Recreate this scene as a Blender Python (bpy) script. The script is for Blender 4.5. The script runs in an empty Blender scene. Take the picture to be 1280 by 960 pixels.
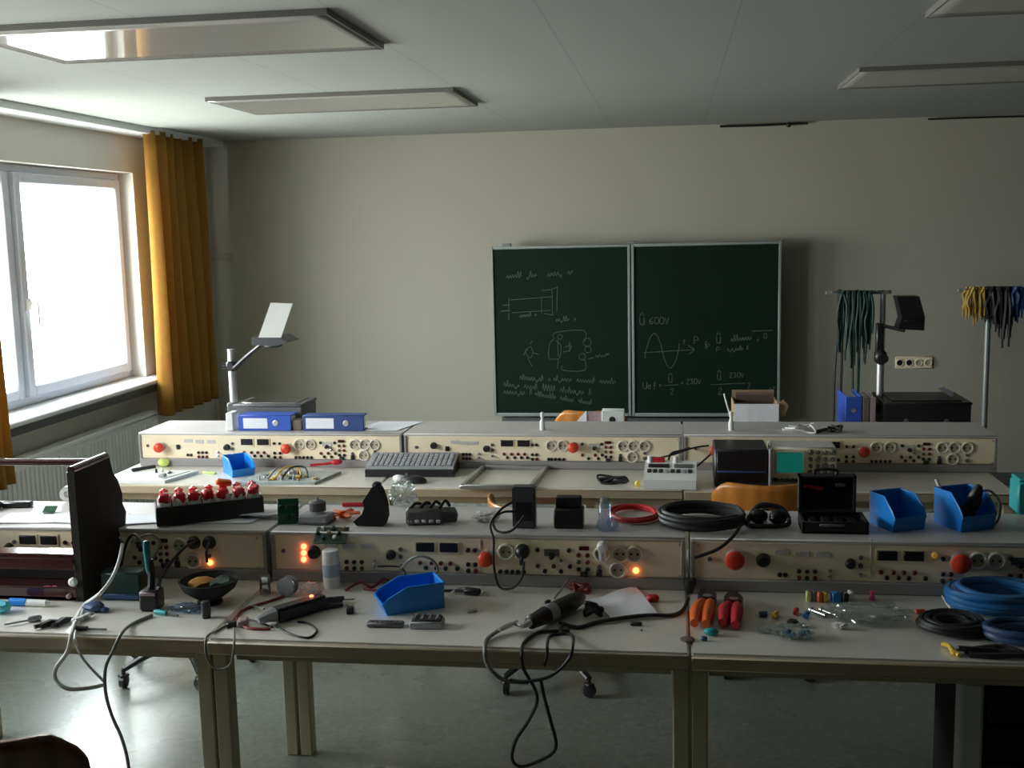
import bpy, bmesh, math, random
from mathutils import Vector, Matrix, Euler, noise as mnoise

SC = bpy.context.scene
COL = SC.collection
PI = math.pi
R = math.radians

# ------------------------------------------------------------------ camera
FPX, YAW, PITCH, ROLL, EYE = 1400.0, 0.143707, 0.138066, -0.0225133, 1.8
_f = Vector((-math.sin(YAW)*math.cos(PITCH), math.cos(YAW)*math.cos(PITCH), -math.sin(PITCH)))
_r0 = Vector((math.cos(YAW), math.sin(YAW), 0)); _u0 = _r0.cross(_f)
_r = math.cos(ROLL)*_r0 + math.sin(ROLL)*_u0
_u = -math.sin(ROLL)*_r0 + math.cos(ROLL)*_u0
EYEV = Vector((0, 0, EYE))

def ray(px, py): return _f + _r*((px-640)/FPX) - _u*((py-480)/FPX)
def on(px, py, z=0.75):                      # point of the room on a level surface
    v = ray(px, py); return EYEV + v*((z-EYE)/v.z)
def wy(px, py, y):                           # point of the room on an upright plane facing the benches
    v = ray(px, py); return EYEV + v*(y/v.y)
def wx(px, py, x):
    v = ray(px, py); return EYEV + v*(x/v.x)

cam = bpy.data.cameras.new('camera'); co = bpy.data.objects.new('camera', cam); COL.objects.link(co)
cam.sensor_fit = 'HORIZONTAL'; cam.sensor_width = 36.0; cam.lens = 36.0*FPX/1280.0
cam.clip_start = .05; cam.clip_end = 200
co.matrix_world = Matrix(((_r.x, _u.x, -_f.x, 0), (_r.y, _u.y, -_f.y, 0), (_r.z, _u.z, -_f.z, EYE), (0, 0, 0, 1)))
SC.camera = co

# ------------------------------------------------------------------ materials
def M(name, col, rough=.5, metal=0.0, var=.08, scale=18.0, spec=.5, coat=0.0, bump=0.0, emit=0.0, ecol=None, alpha=1.0):
    m = bpy.data.materials.new(name); m.use_nodes = True
    nt = m.node_tree; N = nt.nodes; L = nt.links
    b = N['Principled BSDF']
    b.inputs['Roughness'].default_value = rough; b.inputs['Metallic'].default_value = metal
    b.inputs['Specular IOR Level'].default_value = spec
    b.inputs['Coat Weight'].default_value = coat; b.inputs['Coat Roughness'].default_value = .08
    if alpha < 1: b.inputs['Alpha'].default_value = alpha
    tc = N.new('ShaderNodeTexCoord'); nz = N.new('ShaderNodeTexNoise')
    nz.inputs['Scale'].default_value = scale; nz.inputs['Detail'].default_value = 4
    L.new(tc.outputs['Object'], nz.inputs['Vector'])
    mx = N.new('ShaderNodeMix'); mx.data_type = 'RGBA'
    mx.inputs[6].default_value = (*[max(0, c*(1-var)) for c in col], 1)
    mx.inputs[7].default_value = (*[min(1, c*(1+var)) for c in col], 1)
    L.new(nz.outputs['Fac'], mx.inputs[0]); L.new(mx.outputs[2], b.inputs['Base Color'])
    if bump:
        bp = N.new('ShaderNodeBump'); bp.inputs['Strength'].default_value = bump; bp.inputs['Distance'].default_value = .002
        L.new(nz.outputs['Fac'], bp.inputs['Height']); L.new(bp.outputs['Normal'], b.inputs['Normal'])
    if emit:
        b.inputs['Emission Color'].default_value = (*(ecol or col), 1); b.inputs['Emission Strength'].default_value = emit
    return m

def wood(name, c1, c2, rough=.4, scale=6.0, rot=(0, 0, 0), coat=.2):
    m = M(name, c1, rough, coat=coat); nt = m.node_tree; N = nt.nodes; L = nt.links
    w = N.new('ShaderNodeTexWave'); w.inputs['Scale'].default_value = scale; w.inputs['Distortion'].default_value = 5
    w.inputs['Detail'].default_value = 3; w.inputs['Detail Scale'].default_value = 2
    mp = N.new('ShaderNodeMapping'); mp.inputs['Scale'].default_value = (1, 1, .25); mp.inputs['Rotation'].default_value = rot
    tc = [n for n in N if n.type == 'TEX_COORD'][0]
    L.new(tc.outputs['Object'], mp.inputs['Vector']); L.new(mp.outputs['Vector'], w.inputs['Vector'])
    mx = N.new('ShaderNodeMix'); mx.data_type = 'RGBA'
    mx.inputs[6].default_value = (*c1, 1); mx.inputs[7].default_value = (*c2, 1)
    L.new(w.outputs['Fac'], mx.inputs[0]); L.new(mx.outputs[2], N['Principled BSDF'].inputs['Base Color'])
    return m

def clear_film(name, tint, gloss=.25, rough=.12):
    m = bpy.data.materials.new(name); m.use_nodes = True; nt = m.node_tree; N = nt.nodes; L = nt.links
    for n in list(N):
        if n.type == 'BSDF_PRINCIPLED': N.remove(n)
    out = [n for n in N if n.type == 'OUTPUT_MATERIAL'][0]
    t = N.new('ShaderNodeBsdfTransparent'); t.inputs['Color'].default_value = (*tint, 1)
    g = N.new('ShaderNodeBsdfGlossy'); g.inputs['Roughness'].default_value = rough; g.inputs['Color'].default_value = (.9, .95, .95, 1)
    fr = N.new('ShaderNodeTexNoise'); fr.inputs['Scale'].default_value = 40
    mt = N.new('ShaderNodeMath'); mt.operation = 'MULTIPLY'; mt.inputs[1].default_value = gloss*2
    L.new(fr.outputs['Fac'], mt.inputs[0])
    mix = N.new('ShaderNodeMixShader'); L.new(mt.outputs[0], mix.inputs[0])
    L.new(t.outputs[0], mix.inputs[1]); L.new(g.outputs[0], mix.inputs[2]); L.new(mix.outputs[0], out.inputs['Surface'])
    return m

MT = {}
MT['redlead'] = M('dull_red_lead', (.20, .02, .02), .5, var=.15)
MT['wall_far'] = M('darkened_unseen_wall', (.15, .12, .09), .8, var=.06, scale=3)  # for the unseen walls, darkened to cut the bounced light
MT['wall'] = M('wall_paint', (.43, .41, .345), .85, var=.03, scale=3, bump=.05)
MT['panel_beige'] = M('beige_panel', (.90, .78, .555), .5, var=.04, scale=9)
MT['housing'] = M('grey_housing', (.56, .53, .51), .45, var=.05, scale=12)
MT['housing_dark'] = M('grey_base_strip', (.30, .28, .27), .5, var=.05)
MT['tabletop'] = M('grey_laminate', (.72, .685, .62), .33, var=.06, scale=60, coat=.75)
MT['tabletop'].node_tree.nodes['Principled BSDF'].inputs['Coat Roughness'].default_value = .28
MT['edge'] = M('brown_edge_band', (.36, .29, .19), .5, var=.08)
MT['leg'] = M('olive_beige_steel', (.54, .48, .33), .45, var=.06)
MT['black'] = M('black_plastic', (.014, .014, .015), .38, var=.2)
MT['black_matt'] = M('black_matt', (.010, .010, .011), .8, var=.2)
MT['rubber'] = M('black_rubber', (.016, .016, .017), .5, var=.2)
MT['graphite'] = M('graphite_plastic', (.055, .06, .065), .4, var=.1)
MT['grey'] = M('grey_plastic', (.33, .34, .36), .45, var=.06)
MT['dgrey'] = M('dark_grey_plastic', (.12, .12, .12), .5, var=.1)
MT['packet_red'] = M('glossy_red_print', (.70, .02, .03), .25, var=.1, coat=.5)
MT['white'] = M('white_plastic', (.82, .82, .80), .4, var=.03)
MT['paper'] = M('white_paper', (.88, .89, .95), .8, var=.02, scale=6)
MT['tissue'] = M('white_tissue', (.8, .78, .76), .9, var=.04, bump=.3)
MT['chrome'] = M('chrome', (.75, .75, .77), .18, 1.0, var=.03)
MT['steel'] = M('brushed_steel', (.50, .51, .53), .35, .9, var=.06)
MT['alu'] = M('aluminium', (.62, .63, .64), .38, .7, var=.04)
MT['red'] = M('red_plastic', (.62, .025, .02), .35, var=.08)
MT['redmat'] = M('red_rubber', (.55, .02, .03), .45, var=.1)
MT['orange'] = M('orange_plastic', (.80, .14, .02), .4, var=.08)
MT['amber'] = M('amber_sponge', (.42, .19, .03), .8, var=.25, scale=60)
MT['yellow'] = M('yellow_plastic', (.75, .50, .05), .4, var=.08)
MT['lime'] = M('yellow_green_plastic', (.62, .75, .20), .4, var=.08)
MT['green'] = M('green_circuit_board', (.010, .085, .04), .4, var=.35, scale=70)
MT['pcb_dark'] = M('dark_circuit_board', (.03, .06, .045), .4, var=.4, scale=80)
MT['pcb_grey'] = M('grey_circuit_board', (.36, .40, .38), .4, var=.35, scale=60)
MT['dgreen'] = M('dark_green_plastic', (.01, .035, .03), .4, var=.1)
MT['jack_red'] = M('maroon_jack', (.16, .02, .018), .4, var=.15)
MT['sock_ring'] = M('cream_socket_ring', (.80, .75, .64), .4, var=.03)
MT['sock_in'] = M('beige_socket_plate', (.46, .40, .29), .5, var=.06)
MT['mush'] = M('orange_red_button', (.74, .055, .025), .38, var=.06)
MT['blue'] = M('blue_plastic', (.012, .23, .72), .32, var=.07)
MT['binder'] = M('blue_binder_board', (.03, .10, .50), .5, var=.08)
MT['binder_dark'] = M('dark_blue_binder_board', (.03, .07, .24), .5, var=.08)
MT['navy'] = M('dark_blue_plastic', (.03, .07, .17), .4, var=.1)
MT['teal_dark'] = M('dark_teal_plastic', (.02, .16, .17), .35, var=.1)
MT['pale_blue'] = M('pale_blue_print', (.42, .50, .62), .4, var=.06)
MT['teal'] = M('teal_plastic', (.03, .34, .37), .35, var=.08)
MT['cyan'] = M('cyan_plastic', (.10, .55, .68), .35, var=.08)
MT['pink'] = M('pink_plastic', (.75, .06, .22), .4, var=.08)
MT['cardboard'] = M('cardboard', (.36, .25, .15), .85, var=.08)
MT['book'] = M('brown_book_cover', (.17, .12, .10), .6, var=.1)
MT['mauve'] = M('mauve_book_cover', (.36, .26, .27), .6, var=.1)
MT['display'] = M('display_glass', (.006, .004, .005), .4, var=.1)
MT['display_red'] = M('dark_red_display', (.06, .006, .006), .15, var=.1)
MT['screen'] = M('teal_screen', (.01, .30, .25), .25, var=.06, emit=.12, ecol=(.0, .55, .42))
MT['lamp_orange'] = M('lit_orange_lamp', (.9, .2, .05), .3, emit=5.0, ecol=(1, .24, .06))
MT['lamp_red'] = M('lit_red_lamp', (.9, .1, .05), .3, emit=5.0, ecol=(1, .17, .07))
MT['lamp_yellow'] = M('dim_yellow_lamp', (.7, .45, .1), .3, emit=.1, ecol=(1, .6, .1))
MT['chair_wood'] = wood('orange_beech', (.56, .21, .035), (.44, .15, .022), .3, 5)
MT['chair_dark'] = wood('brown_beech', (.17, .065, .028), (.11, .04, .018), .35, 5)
MT['cab_wood'] = wood('red_brown_veneer', (.060, .010, .009), (.032, .006, .006), .25, 7, coat=1.0)
MT['cab_dark'] = M('dark_unfinished_wood', (.016, .011, .010), .85, var=.5, scale=25, bump=.6)
MT['board'] = M('green_chalkboard', (.0055, .0175, .0095), .7, var=.22, scale=4, spec=.15)
MT['board_frame'] = M('board_frame_aluminium', (.34, .38, .37), .45, .3, var=.05)
MT['chalk'] = M('chalk', (.075, .105, .085), .9, var=.35, scale=90)
MT['frame_white'] = M('white_window_frame', (.62, .66, .74), .35, var=.02)
MT['sill'] = M('stone_sill', (.62, .64, .66), .18, var=.06, scale=40)
MT['sill_shade'] = M('sill_shade_strip', (.06, .065, .07), .4, var=.1)
MT['wall_window'] = M('window_wall_paint', (.64, .63, .575), .85, var=.03, scale=3, bump=.05)  # the wall paint made lighter here in place of bounced daylight
MT['radiator'] = M('radiator_enamel', (.70, .72, .71), .4, var=.03)
MT['lum_frame'] = M('luminaire_frame', (.20, .19, .18), .5, var=.06)
MT['lum_diff'] = M('luminaire_diffuser', (.40, .385, .36), .07, var=.04, spec=1.0)
MT['pole'] = M('grey_pole', (.30, .33, .32), .4, .4, var=.05)
MT['lead_green'] = M('dark_green_lead', (.012, .045, .035), .5, var=.2)
MT['lead_black'] = M('black_lead', (.012, .012, .015), .5, var=.2)
MT['lead_yellow'] = M('yellow_lead', (.42, .26, .04), .5, var=.2)
MT['lead_blue'] = M('blue_lead', (.01, .05, .20), .5, var=.2)
MT['cable_blue'] = M('blue_cable_sheath', (.03, .17, .42), .22, var=.12)
MT['cable_white'] = M('white_cable_sheath', (.78, .78, .74), .4, var=.04)
MT['cable_grey'] = M('grey_cable_sheath', (.22, .22, .20), .45, var=.1)
MT['film'] = clear_film('clear_plastic_film', (.88, .90, .90), .30, .16)
MT['film_blue'] = clear_film('clear_bluish_plastic', (.66, .74, .86), .16)
MT['glass'] = clear_film('window_glass', (.97, .98, .98), .03, .02)

# ceiling boards with fine joints running towards the chalkboard
cm = M('ceiling_board', (.36, .375, .35), .9, var=.03, scale=2, bump=.04); nt = cm.node_tree; N = nt.nodes; L = nt.links
tc = [n for n in N if n.type == 'TEX_COORD'][0]
sx = N.new('ShaderNodeSeparateXYZ'); L.new(tc.outputs['Object'], sx.inputs[0])
a1 = N.new('ShaderNodeMath'); a1.operation = 'ADD'; a1.inputs[1].default_value = 20*.6125+.405; L.new(sx.outputs['X'], a1.inputs[0])
a2 = N.new('ShaderNodeMath'); a2.operation = 'MODULO'; a2.inputs[1].default_value = .6125; L.new(a1.outputs[0], a2.inputs[0])
a3 = N.new('ShaderNodeMath'); a3.operation = 'LESS_THAN'; a3.inputs[1].default_value = .007; L.new(a2.outputs[0], a3.inputs[0])
mx = N.new('ShaderNodeMix'); mx.data_type = 'RGBA'; L.new(a3.outputs[0], mx.inputs[0])
old = [n for n in N if n.type == 'MIX'][0]; L.new(old.outputs[2], mx.inputs[6]); mx.inputs[7].default_value = (.30, .31, .30, 1)
L.new(mx.outputs[2], N['Principled BSDF'].inputs['Base Color']); MT['ceiling'] = cm

# mottled linoleum
fm = M('mottled_linoleum', (.20, .22, .19), .30, var=.75, scale=34, spec=.5, coat=.5); nt = fm.node_tree; N = nt.nodes; L = nt.links
nz = [n for n in N if n.type == 'TEX_NOISE'][0]; nz.inputs['Detail'].default_value = 9; nz.inputs['Roughness'].default_value = .75; nz.inputs['Distortion'].default_value = .6
n2 = N.new('ShaderNodeTexNoise'); n2.inputs['Scale'].default_value = 2.2; n2.inputs['Detail'].default_value = 6
tc = [n for n in N if n.type == 'TEX_COORD'][0]; L.new(tc.outputs['Object'], n2.inputs['Vector'])
mr = N.new('ShaderNodeMapRange'); mr.inputs['To Min'].default_value = .20; mr.inputs['To Max'].default_value = .36
N['Principled BSDF'].inputs['Coat Roughness'].default_value = .20
L.new(n2.outputs['Fac'], mr.inputs['Value']); L.new(mr.outputs['Result'], N['Principled BSDF'].inputs['Roughness']); MT['floor'] = fm

# curtain cloth with fine vertical weave stripes
MT['curtain'] = M('ochre_curtain_cloth', (.33, .16, .022), .9, var=.25, scale=30)
nt = MT['curtain'].node_tree; bs = nt.nodes['Principled BSDF']
tr = nt.nodes.new('ShaderNodeBsdfTranslucent'); tr.inputs['Color'].default_value = (.60, .30, .03, 1)
ms = nt.nodes.new('ShaderNodeMixShader'); ms.inputs[0].default_value = .22
out = [n for n in nt.nodes if n.type == 'OUTPUT_MATERIAL'][0]
nt.links.new(bs.outputs[0], ms.inputs[1]); nt.links.new(tr.outputs[0], ms.inputs[2]); nt.links.new(ms.outputs[0], out.inputs['Surface'])

# ------------------------------------------------------------------ mesh building
def smooth_path(pts, n=6, closed=False):
    P = [Vector(p) for p in pts]
    if len(P) < 3: return P
    out = []; k = len(P)
    rng = range(k if closed else k-1)
    for i in rng:
        if closed: p0, p1, p2, p3 = P[(i-1) % k], P[i], P[(i+1) % k], P[(i+2) % k]
        else: p0, p1, p2, p3 = P[max(i-1, 0)], P[i], P[i+1], P[min(i+2, k-1)]
        for j in range(n):
            t = j/n
            out.append(.5*((2*p1)+(p2-p0)*t+(2*p0-5*p1+4*p2-p3)*t*t+(3*p1-p0-3*p2+p3)*t**3))
    if not closed: out.append(P[-1])
    return out

class B:
    def __init__(s): s.bm = bmesh.new()
    def _xf(s, vs, loc, rot):
        m = Euler(rot).to_matrix()
        for v in vs: v.co = m @ v.co + Vector(loc)
    def box(s, loc, size, rot=(0, 0, 0), bev=.0, seg=1):
        r = bmesh.ops.create_cube(s.bm, size=1.0); vs = r['verts']
        for v in vs: v.co = Vector((v.co.x*size[0], v.co.y*size[1], v.co.z*size[2]))
        if bev:
            es = list({e for v in vs for e in v.link_edges})
            rr = bmesh.ops.bevel(s.bm, geom=es, offset=min(bev, min(size)*.45), segments=seg, affect='EDGES')
            vs = list({v for v in rr['verts']} | {v for v in vs if v.is_valid})
        s._xf(vs, loc, rot); return s
    def lathe(s, prof, seg=20, loc=(0, 0, 0), rot=(0, 0, 0)):
        rings = []; allv = []
        for r_, z in prof:
            if r_ < 1e-6: vs = [s.bm.verts.new((0, 0, z))]
            else: vs = [s.bm.verts.new((r_*math.cos(2*PI*k/seg), r_*math.sin(2*PI*k/seg), z)) for k in range(seg)]
            rings.append(vs); allv += vs
        for a, b in zip(rings, rings[1:]):
            if len(a) == 1 and len(b) == 1: continue
            for k in range(seg):
                k2 = (k+1) % seg
                if len(a) == 1: s.bm.faces.new((a[0], b[k2], b[k]))
                elif len(b) == 1: s.bm.faces.new((a[k], a[k2], b[0]))
                else: s.bm.faces.new((a[k], a[k2], b[k2], b[k]))
        for ring, rev in ((rings[0], True), (rings[-1], False)):
            if len(ring) > 1: s.bm.faces.new(ring[::-1] if rev else ring)
        s._xf(allv, loc, rot); return s
    def cyl(s, p0, p1, r0, r1=None, seg=14):
        p0, p1 = Vector(p0), Vector(p1); d = p1-p0; r1 = r0 if r1 is None else r1
        q = d.to_track_quat('Z', 'Y')
        return s.lathe([(r0, 0), (r1, d.length)], seg, p0, q.to_euler())
    def tube(s, pts, r, seg=8, closed=False, smooth=6, flat=1.0):
        P = smooth_path(pts, smooth, closed) if smooth else [Vector(p) for p in pts]
        Q = [P[0]]
        for p in P[1:]:
            if (p-Q[-1]).length > 1e-5: Q.append(p)
        P = Q
        n = len(P); rings = []; up = None
        for i, p in enumerate(P):
            if closed: t = P[(i+1) % n]-P[i-1]
            else: t = P[min(i+1, n-1)]-P[max(i-1, 0)]
            t.normalize()
            if up is None:
                up = Vector((0, 0, 1)) if abs(t.z) < .9 else Vector((1, 0, 0))
            side = t.cross(up)
            if side.length < 1e-6: side = t.orthogonal()
            side.normalize(); u2 = side.cross(t).normalized(); up = u2
            rr = r(i/(max(1, n-1))) if callable(r) else r
            rings.append([s.bm.verts.new(p+side*(rr*math.cos(2*PI*k/seg))+u2*(rr*flat*math.sin(2*PI*k/seg))) for k in range(seg)])
        for i in range(n if closed else n-1):
            a, b = rings[i], rings[(i+1) % n]
            for k in range(seg):
                k2 = (k+1) % seg; s.bm.faces.new((a[k], a[k2], b[k2], b[k]))
        if not closed:
            s.bm.faces.new(rings[0][::-1]); s.bm.faces.new(rings[-1])
        return s
    def sphere(s, loc, rad, sub=2, rough=0.0, seed=0, rot=(0, 0, 0), freq=2.0):
        r = bmesh.ops.create_icosphere(s.bm, subdivisions=sub, radius=1.0); vs = r['verts']
        rad = rad if isinstance(rad, (tuple, list)) else (rad,)*3
        for v in vs:
            k = 1.0
            if rough: k += rough*mnoise.noise(v.co*freq+Vector((seed*7.1, seed*3.3, seed)))
            v.co = Vector((v.co.x*rad[0]*k, v.co.y*rad[1]*k, v.co.z*rad[2]*k))
        s._xf(vs, loc, rot); return s
    def prism(s, poly, d0, d1, axis='y', loc=(0, 0, 0), rot=(0, 0, 0)):
        def mk(a, b, d): return {'y': (a, d, b), 'x': (d, a, b), 'z': (a, b, d)}[axis]
        A = [s.bm.verts.new(mk(a, b, d0)) for a, b in poly]; C = [s.bm.verts.new(mk(a, b, d1)) for a, b in poly]
        n = len(poly); s.bm.faces.new(A); s.bm.faces.new(C[::-1])
        for i in range(n): s.bm.faces.new((A[i], C[i], C[(i+1) % n], A[(i+1) % n]))
        s._xf(A+C, loc, rot); return s
    def sheet(s, poly, z0, th, warp=0.0, seed=0):
        # a loose sheet: polygon corners (4) in x, y; slight waviness
        a, b, c, d = [Vector((*p, 0)) for p in poly]; n = 8; top = []
        for i in range(n+1):
            row = []
            for j in range(n+1):
                u, v = i/n, j/n
                p = (a*(1-u)+b*u)*(1-v)+(d*(1-u)+c*u)*v
                p.z = z0+th+warp*(.5+.5*mnoise.noise(Vector((u*2.2+seed, v*2.2, seed*1.7))))
                row.append(p)
            top.append(row)
        T = [[s.bm.verts.new(p) for p in row] for row in top]
        U = [[s.bm.verts.new(p-Vector((0, 0, th))) for p in row] for row in top]
        for i in range(n):
            for j in range(n):
                s.bm.faces.new((T[i][j], T[i+1][j], T[i+1][j+1], T[i][j+1])); s.bm.faces.new((U[i][j], U[i][j+1], U[i+1][j+1], U[i+1][j]))
        for i in range(n):
            s.bm.faces.new((T[i][0], U[i][0], U[i+1][0], T[i+1][0])); s.bm.faces.new((T[i][n], T[i+1][n], U[i+1][n], U[i][n]))
            s.bm.faces.new((T[0][i], T[0][i+1], U[0][i+1], U[0][i])); s.bm.faces.new((T[n][i], U[n][i], U[n][i+1], T[n][i+1]))
        return s
    def mesh(s, name, mat, smooth=True):
        bmesh.ops.recalc_face_normals(s.bm, faces=s.bm.faces)
        me = bpy.data.meshes.new(name); s.bm.to_mesh(me); s.bm.free()
        me.materials.append(MT[mat] if isinstance(mat, str) else mat)
        if smooth:
            for p in me.polygons: p.use_smooth = True
            me.set_sharp_from_angle(angle=R(38))
        return me
    def put(s, name, mat, parent=None, loc=(0, 0, 0), rot=(0, 0, 0), smooth=True):
        return link(name, s.mesh(name, mat, smooth), parent, loc, rot)

def link(name, me, parent=None, loc=(0, 0, 0), rot=(0, 0, 0)):
    o = bpy.data.objects.new(name, me); COL.objects.link(o); o.location = loc; o.rotation_euler = rot
    if parent is not None: o.parent = parent
    return o
def tag(o, label, cat, group=None, kind=None):
    o['label'] = label; o['category'] = cat
    if group: o['group'] = group
    if kind: o['kind'] = kind
    return o
def thing(name, label, cat, loc=(0, 0, 0), rotz=0.0, group=None):
    o = bpy.data.objects.new(name, None); COL.objects.link(o); o.empty_display_size = .05
    o.location = loc; o.rotation_euler = (0, 0, rotz); return tag(o, label, cat, group)
def struct(o, label=None):
    o['kind'] = 'structure'
    if label: o['label'] = label
    return o
def copy_tree(o, parent=None):
    c = o.copy(); COL.objects.link(c)
    if parent is not None: c.parent = parent
    for ch in list(o.children): copy_tree(ch, c)
    return c

TZ, BZ = .75, .905        # worktop height, top of the power units
Y1, Y2 = 3.18, 4.80       # front faces of the two rows of power units
# ------------------------------------------------------------------ room shell
XL, XR, YB, YF, CZ = -3.37, 6.2, 7.86, -4.6, 2.465
WY0, WY1, WZ0, WZ1 = 4.30, 6.78, .905, 2.20
struct(B().box(((XL+XR)/2, (YB+YF)/2, -.05), (XR-XL+.8, YB-YF+.6, .1)).put('floor', 'floor'))
struct(B().box(((XL+XR)/2, (YB+YF)/2, CZ+.05), (XR-XL+.8, YB-YF+.6, .1)).put('ceiling', 'ceiling'))
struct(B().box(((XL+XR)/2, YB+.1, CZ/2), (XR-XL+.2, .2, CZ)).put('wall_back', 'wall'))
struct(B().box(((XL+XR)/2, YF-.1, CZ/2), (XR-XL+.2, .2, CZ)).put('wall_front', 'wall_far'))
struct(B().box((XR+.1, (YB+YF)/2, CZ/2), (.2, YB-YF, CZ)).put('wall_right', 'wall_far'))
w = B(); TW = .30
W2Y0, W2Y1 = 2.15, 4.06
def wl(y0, y1, z0, z1): w.box((XL-TW/2, (y0+y1)/2, (z0+z1)/2), (TW, y1-y0, z1-z0))
wl(YF, YB, 0, WZ0-.03); wl(YF, YB, WZ1, CZ); wl(WY1, YB, WZ0-.03, WZ1); wl(W2Y1, WY0, WZ0-.03, WZ1); wl(YF, W2Y0, WZ0-.03, WZ1)
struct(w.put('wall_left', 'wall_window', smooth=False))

def window(n, y0, y1, ym):
    xf = XL-.13
    f = B()
    def fr(a0, a1, z0, z1, d=.07): f.box((xf, (a0+a1)/2, (z0+z1)/2), (d, a1-a0, z1-z0), bev=.006)
    e = .045
    fr(y0, y0+e, WZ0, WZ1); fr(y1-e, y1, WZ0, WZ1); fr(y0+e, y1-e, WZ1-e, WZ1); fr(y0+e, y1-e, WZ0, WZ0+e)
    fr(ym-.03, ym+.03, WZ0+e, WZ1-e, .06)
    o = struct(f.put('window_%d' % n, 'frame_white'))
    for a0, a1 in ((y0+e, ym-.03), (ym+.03, y1-e)):
        s_ = B(); k = .058; z0, z1 = WZ0+e, WZ1-e; x = xf+.03
        for (b0, b1, c0, c1) in ((a0, a0+k, z0, z1), (a1-k, a1, z0, z1), (a0+k, a1-k, z1-k, z1), (a0+k, a1-k, z0, z0+k)):
            s_.box((x, (b0+b1)/2, (c0+c1)/2), (.06, b1-b0, c1-c0), bev=.008)
        sa = s_.put('sash', 'frame_white', o)
        B().box((x-.01, (a0+a1)/2, (z0+z1)/2), (.006, a1-a0-2*k+.01, z1-z0-2*k+.01)).put('pane', 'glass', sa)
        if a0 > ym:
            h = B().box((x+.04, a0+.028, 1.45), (.02, .032, .07), bev=.006).tube([(x+.05, a0+.028, 1.46), (x+.085, a0+.028, 1.46), (x+.088, a0+.028, 1.43), (x+.088, a0+.028, 1.34)], .011, smooth=4)
            h.put('window_handle', 'white', sa)
    return o
window(1, WY0, WY1, 5.55)
window(2, W2Y0, W2Y1, 3.1)
struct(B().box((XL-.02, (W2Y0+W2Y1)/2+.02, WZ0-.015), (.34, W2Y1-W2Y0+.14, .03), bev=.008).put('trim_4', 'sill'), 'pale stone sill under the window nearer the camera')
struct(B().box((XL-.02, (WY0+WY1)/2+.02, WZ0-.015), (.34, WY1-WY0+.14, .03), bev=.008).put('trim_1', 'sill'), 'pale stone window sill under the window')
struct(B().box((XL+.02, (WY0+WY1)/2+.02, WZ0-.055), (.20, WY1-WY0+.12, .05), bev=.004).put('trim_2', 'sill_shade'))  # dark strip put where the shadow under the sill falls
struct(B().box((XL+.10, 3.2, CZ-.02), (.20, 9.2, .04), bev=.004).put('trim_3', 'radiator'), 'pale curtain track box along the ceiling')
struct(B().box((1.4, YB-.012, .04), (9.5, .024, .08)).put('baseboard_back', 'dgrey'))
struct(B().box((XL+.012, 1.6, .04), (.024, 12.3, .08)).put('baseboard_left', 'dgrey'))

# curtains
def curtain(y0, y1, z0, z1, x, folds, seed, label):
    b = B(); n = folds*10; m = 14; th = .004; rnd = random.Random(seed); ph = [rnd.uniform(-.6, .6) for _ in range(folds+2)]
    grid = []
    for i in range(n+1):
        u = i/n; row = []
        f = u*folds; k = int(min(f, folds-1)); a = ph[k]*(1-(f-k))+ph[k+1]*(f-k)
        for j in range(m+1):
            v = j/m
            amp = .052*(.75+.5*v)
            y = y0+(y1-y0)*u + .03*math.sin(v*2.2)*(u-.5)
            row.append(Vector((x+amp*math.sin(2*PI*f+a*(1+.5*v))+.012*math.sin(9*u+3*v), y, z1+(z0-z1)*v+.012*math.sin(2*PI*f+1)*v)))
        grid.append(row)
    T = [[b.bm.verts.new(p) for p in r] for r in grid]
    for i in range(n):
        for j in range(m): b.bm.faces.new((T[i][j], T[i+1][j], T[i+1][j+1], T[i][j+1]))
    o = b.put('curtain', 'curtain'); sm = o.modifiers.new('thick', 'SOLIDIFY'); sm.thickness = th
    return tag(o, label, 'curtain', 'ochre curtains')
curtain(6.63, 7.46, .67, CZ-.02, XL+.17, 6, 3, 'ochre orange curtain drawn back in the corner beside the chalkboard wall')
curtain(4.10, 4.86, .63, CZ-.02, XL+.205, 6, 8, 'ochre curtain at the left edge of the photo')

# radiator under the window
t = thing('radiator', 'pale ribbed panel radiator under the window', 'radiator', (XL+.10, 5.5, .12))
b = B().box((0, 0, .28), (.05, 2.3, .56), bev=.006)
for k in range(56): b.box((.03, -1.12+k*.0408, .28), (.014, .02, .50), bev=.005)
b.put('panel', 'radiator', t)
B().box((-.005, 0, .575), (.085, 2.3, .02), bev=.004).put('top_grille', 'radiator', t)
B().cyl((.0, 1.16, .06), (.0, 1.30, .06), .012).cyl((0, 1.30, -.12), (0, 1.30, .08), .012).put('pipe', 'radiator', t)
B().lathe([(.02, 0), (.024, .01), (.024, .05), (.018, .06)], 14, (0, 1.16, .06), (PI/2*3, 0, 0)).put('valve', 'white', t)
t = thing('heating_pipe', 'thin painted heating pipe with a bracket in the window corner', 'pipe', (XL+.05, YB-.10, 0))
B().cyl((0, 0, 0), (0, 0, CZ), .014).put('pipe', 'wall', t)
B().box((.07, .06, 1.65), (.15, .05, .035), bev=.006).put('bracket', 'wall', t)

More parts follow.
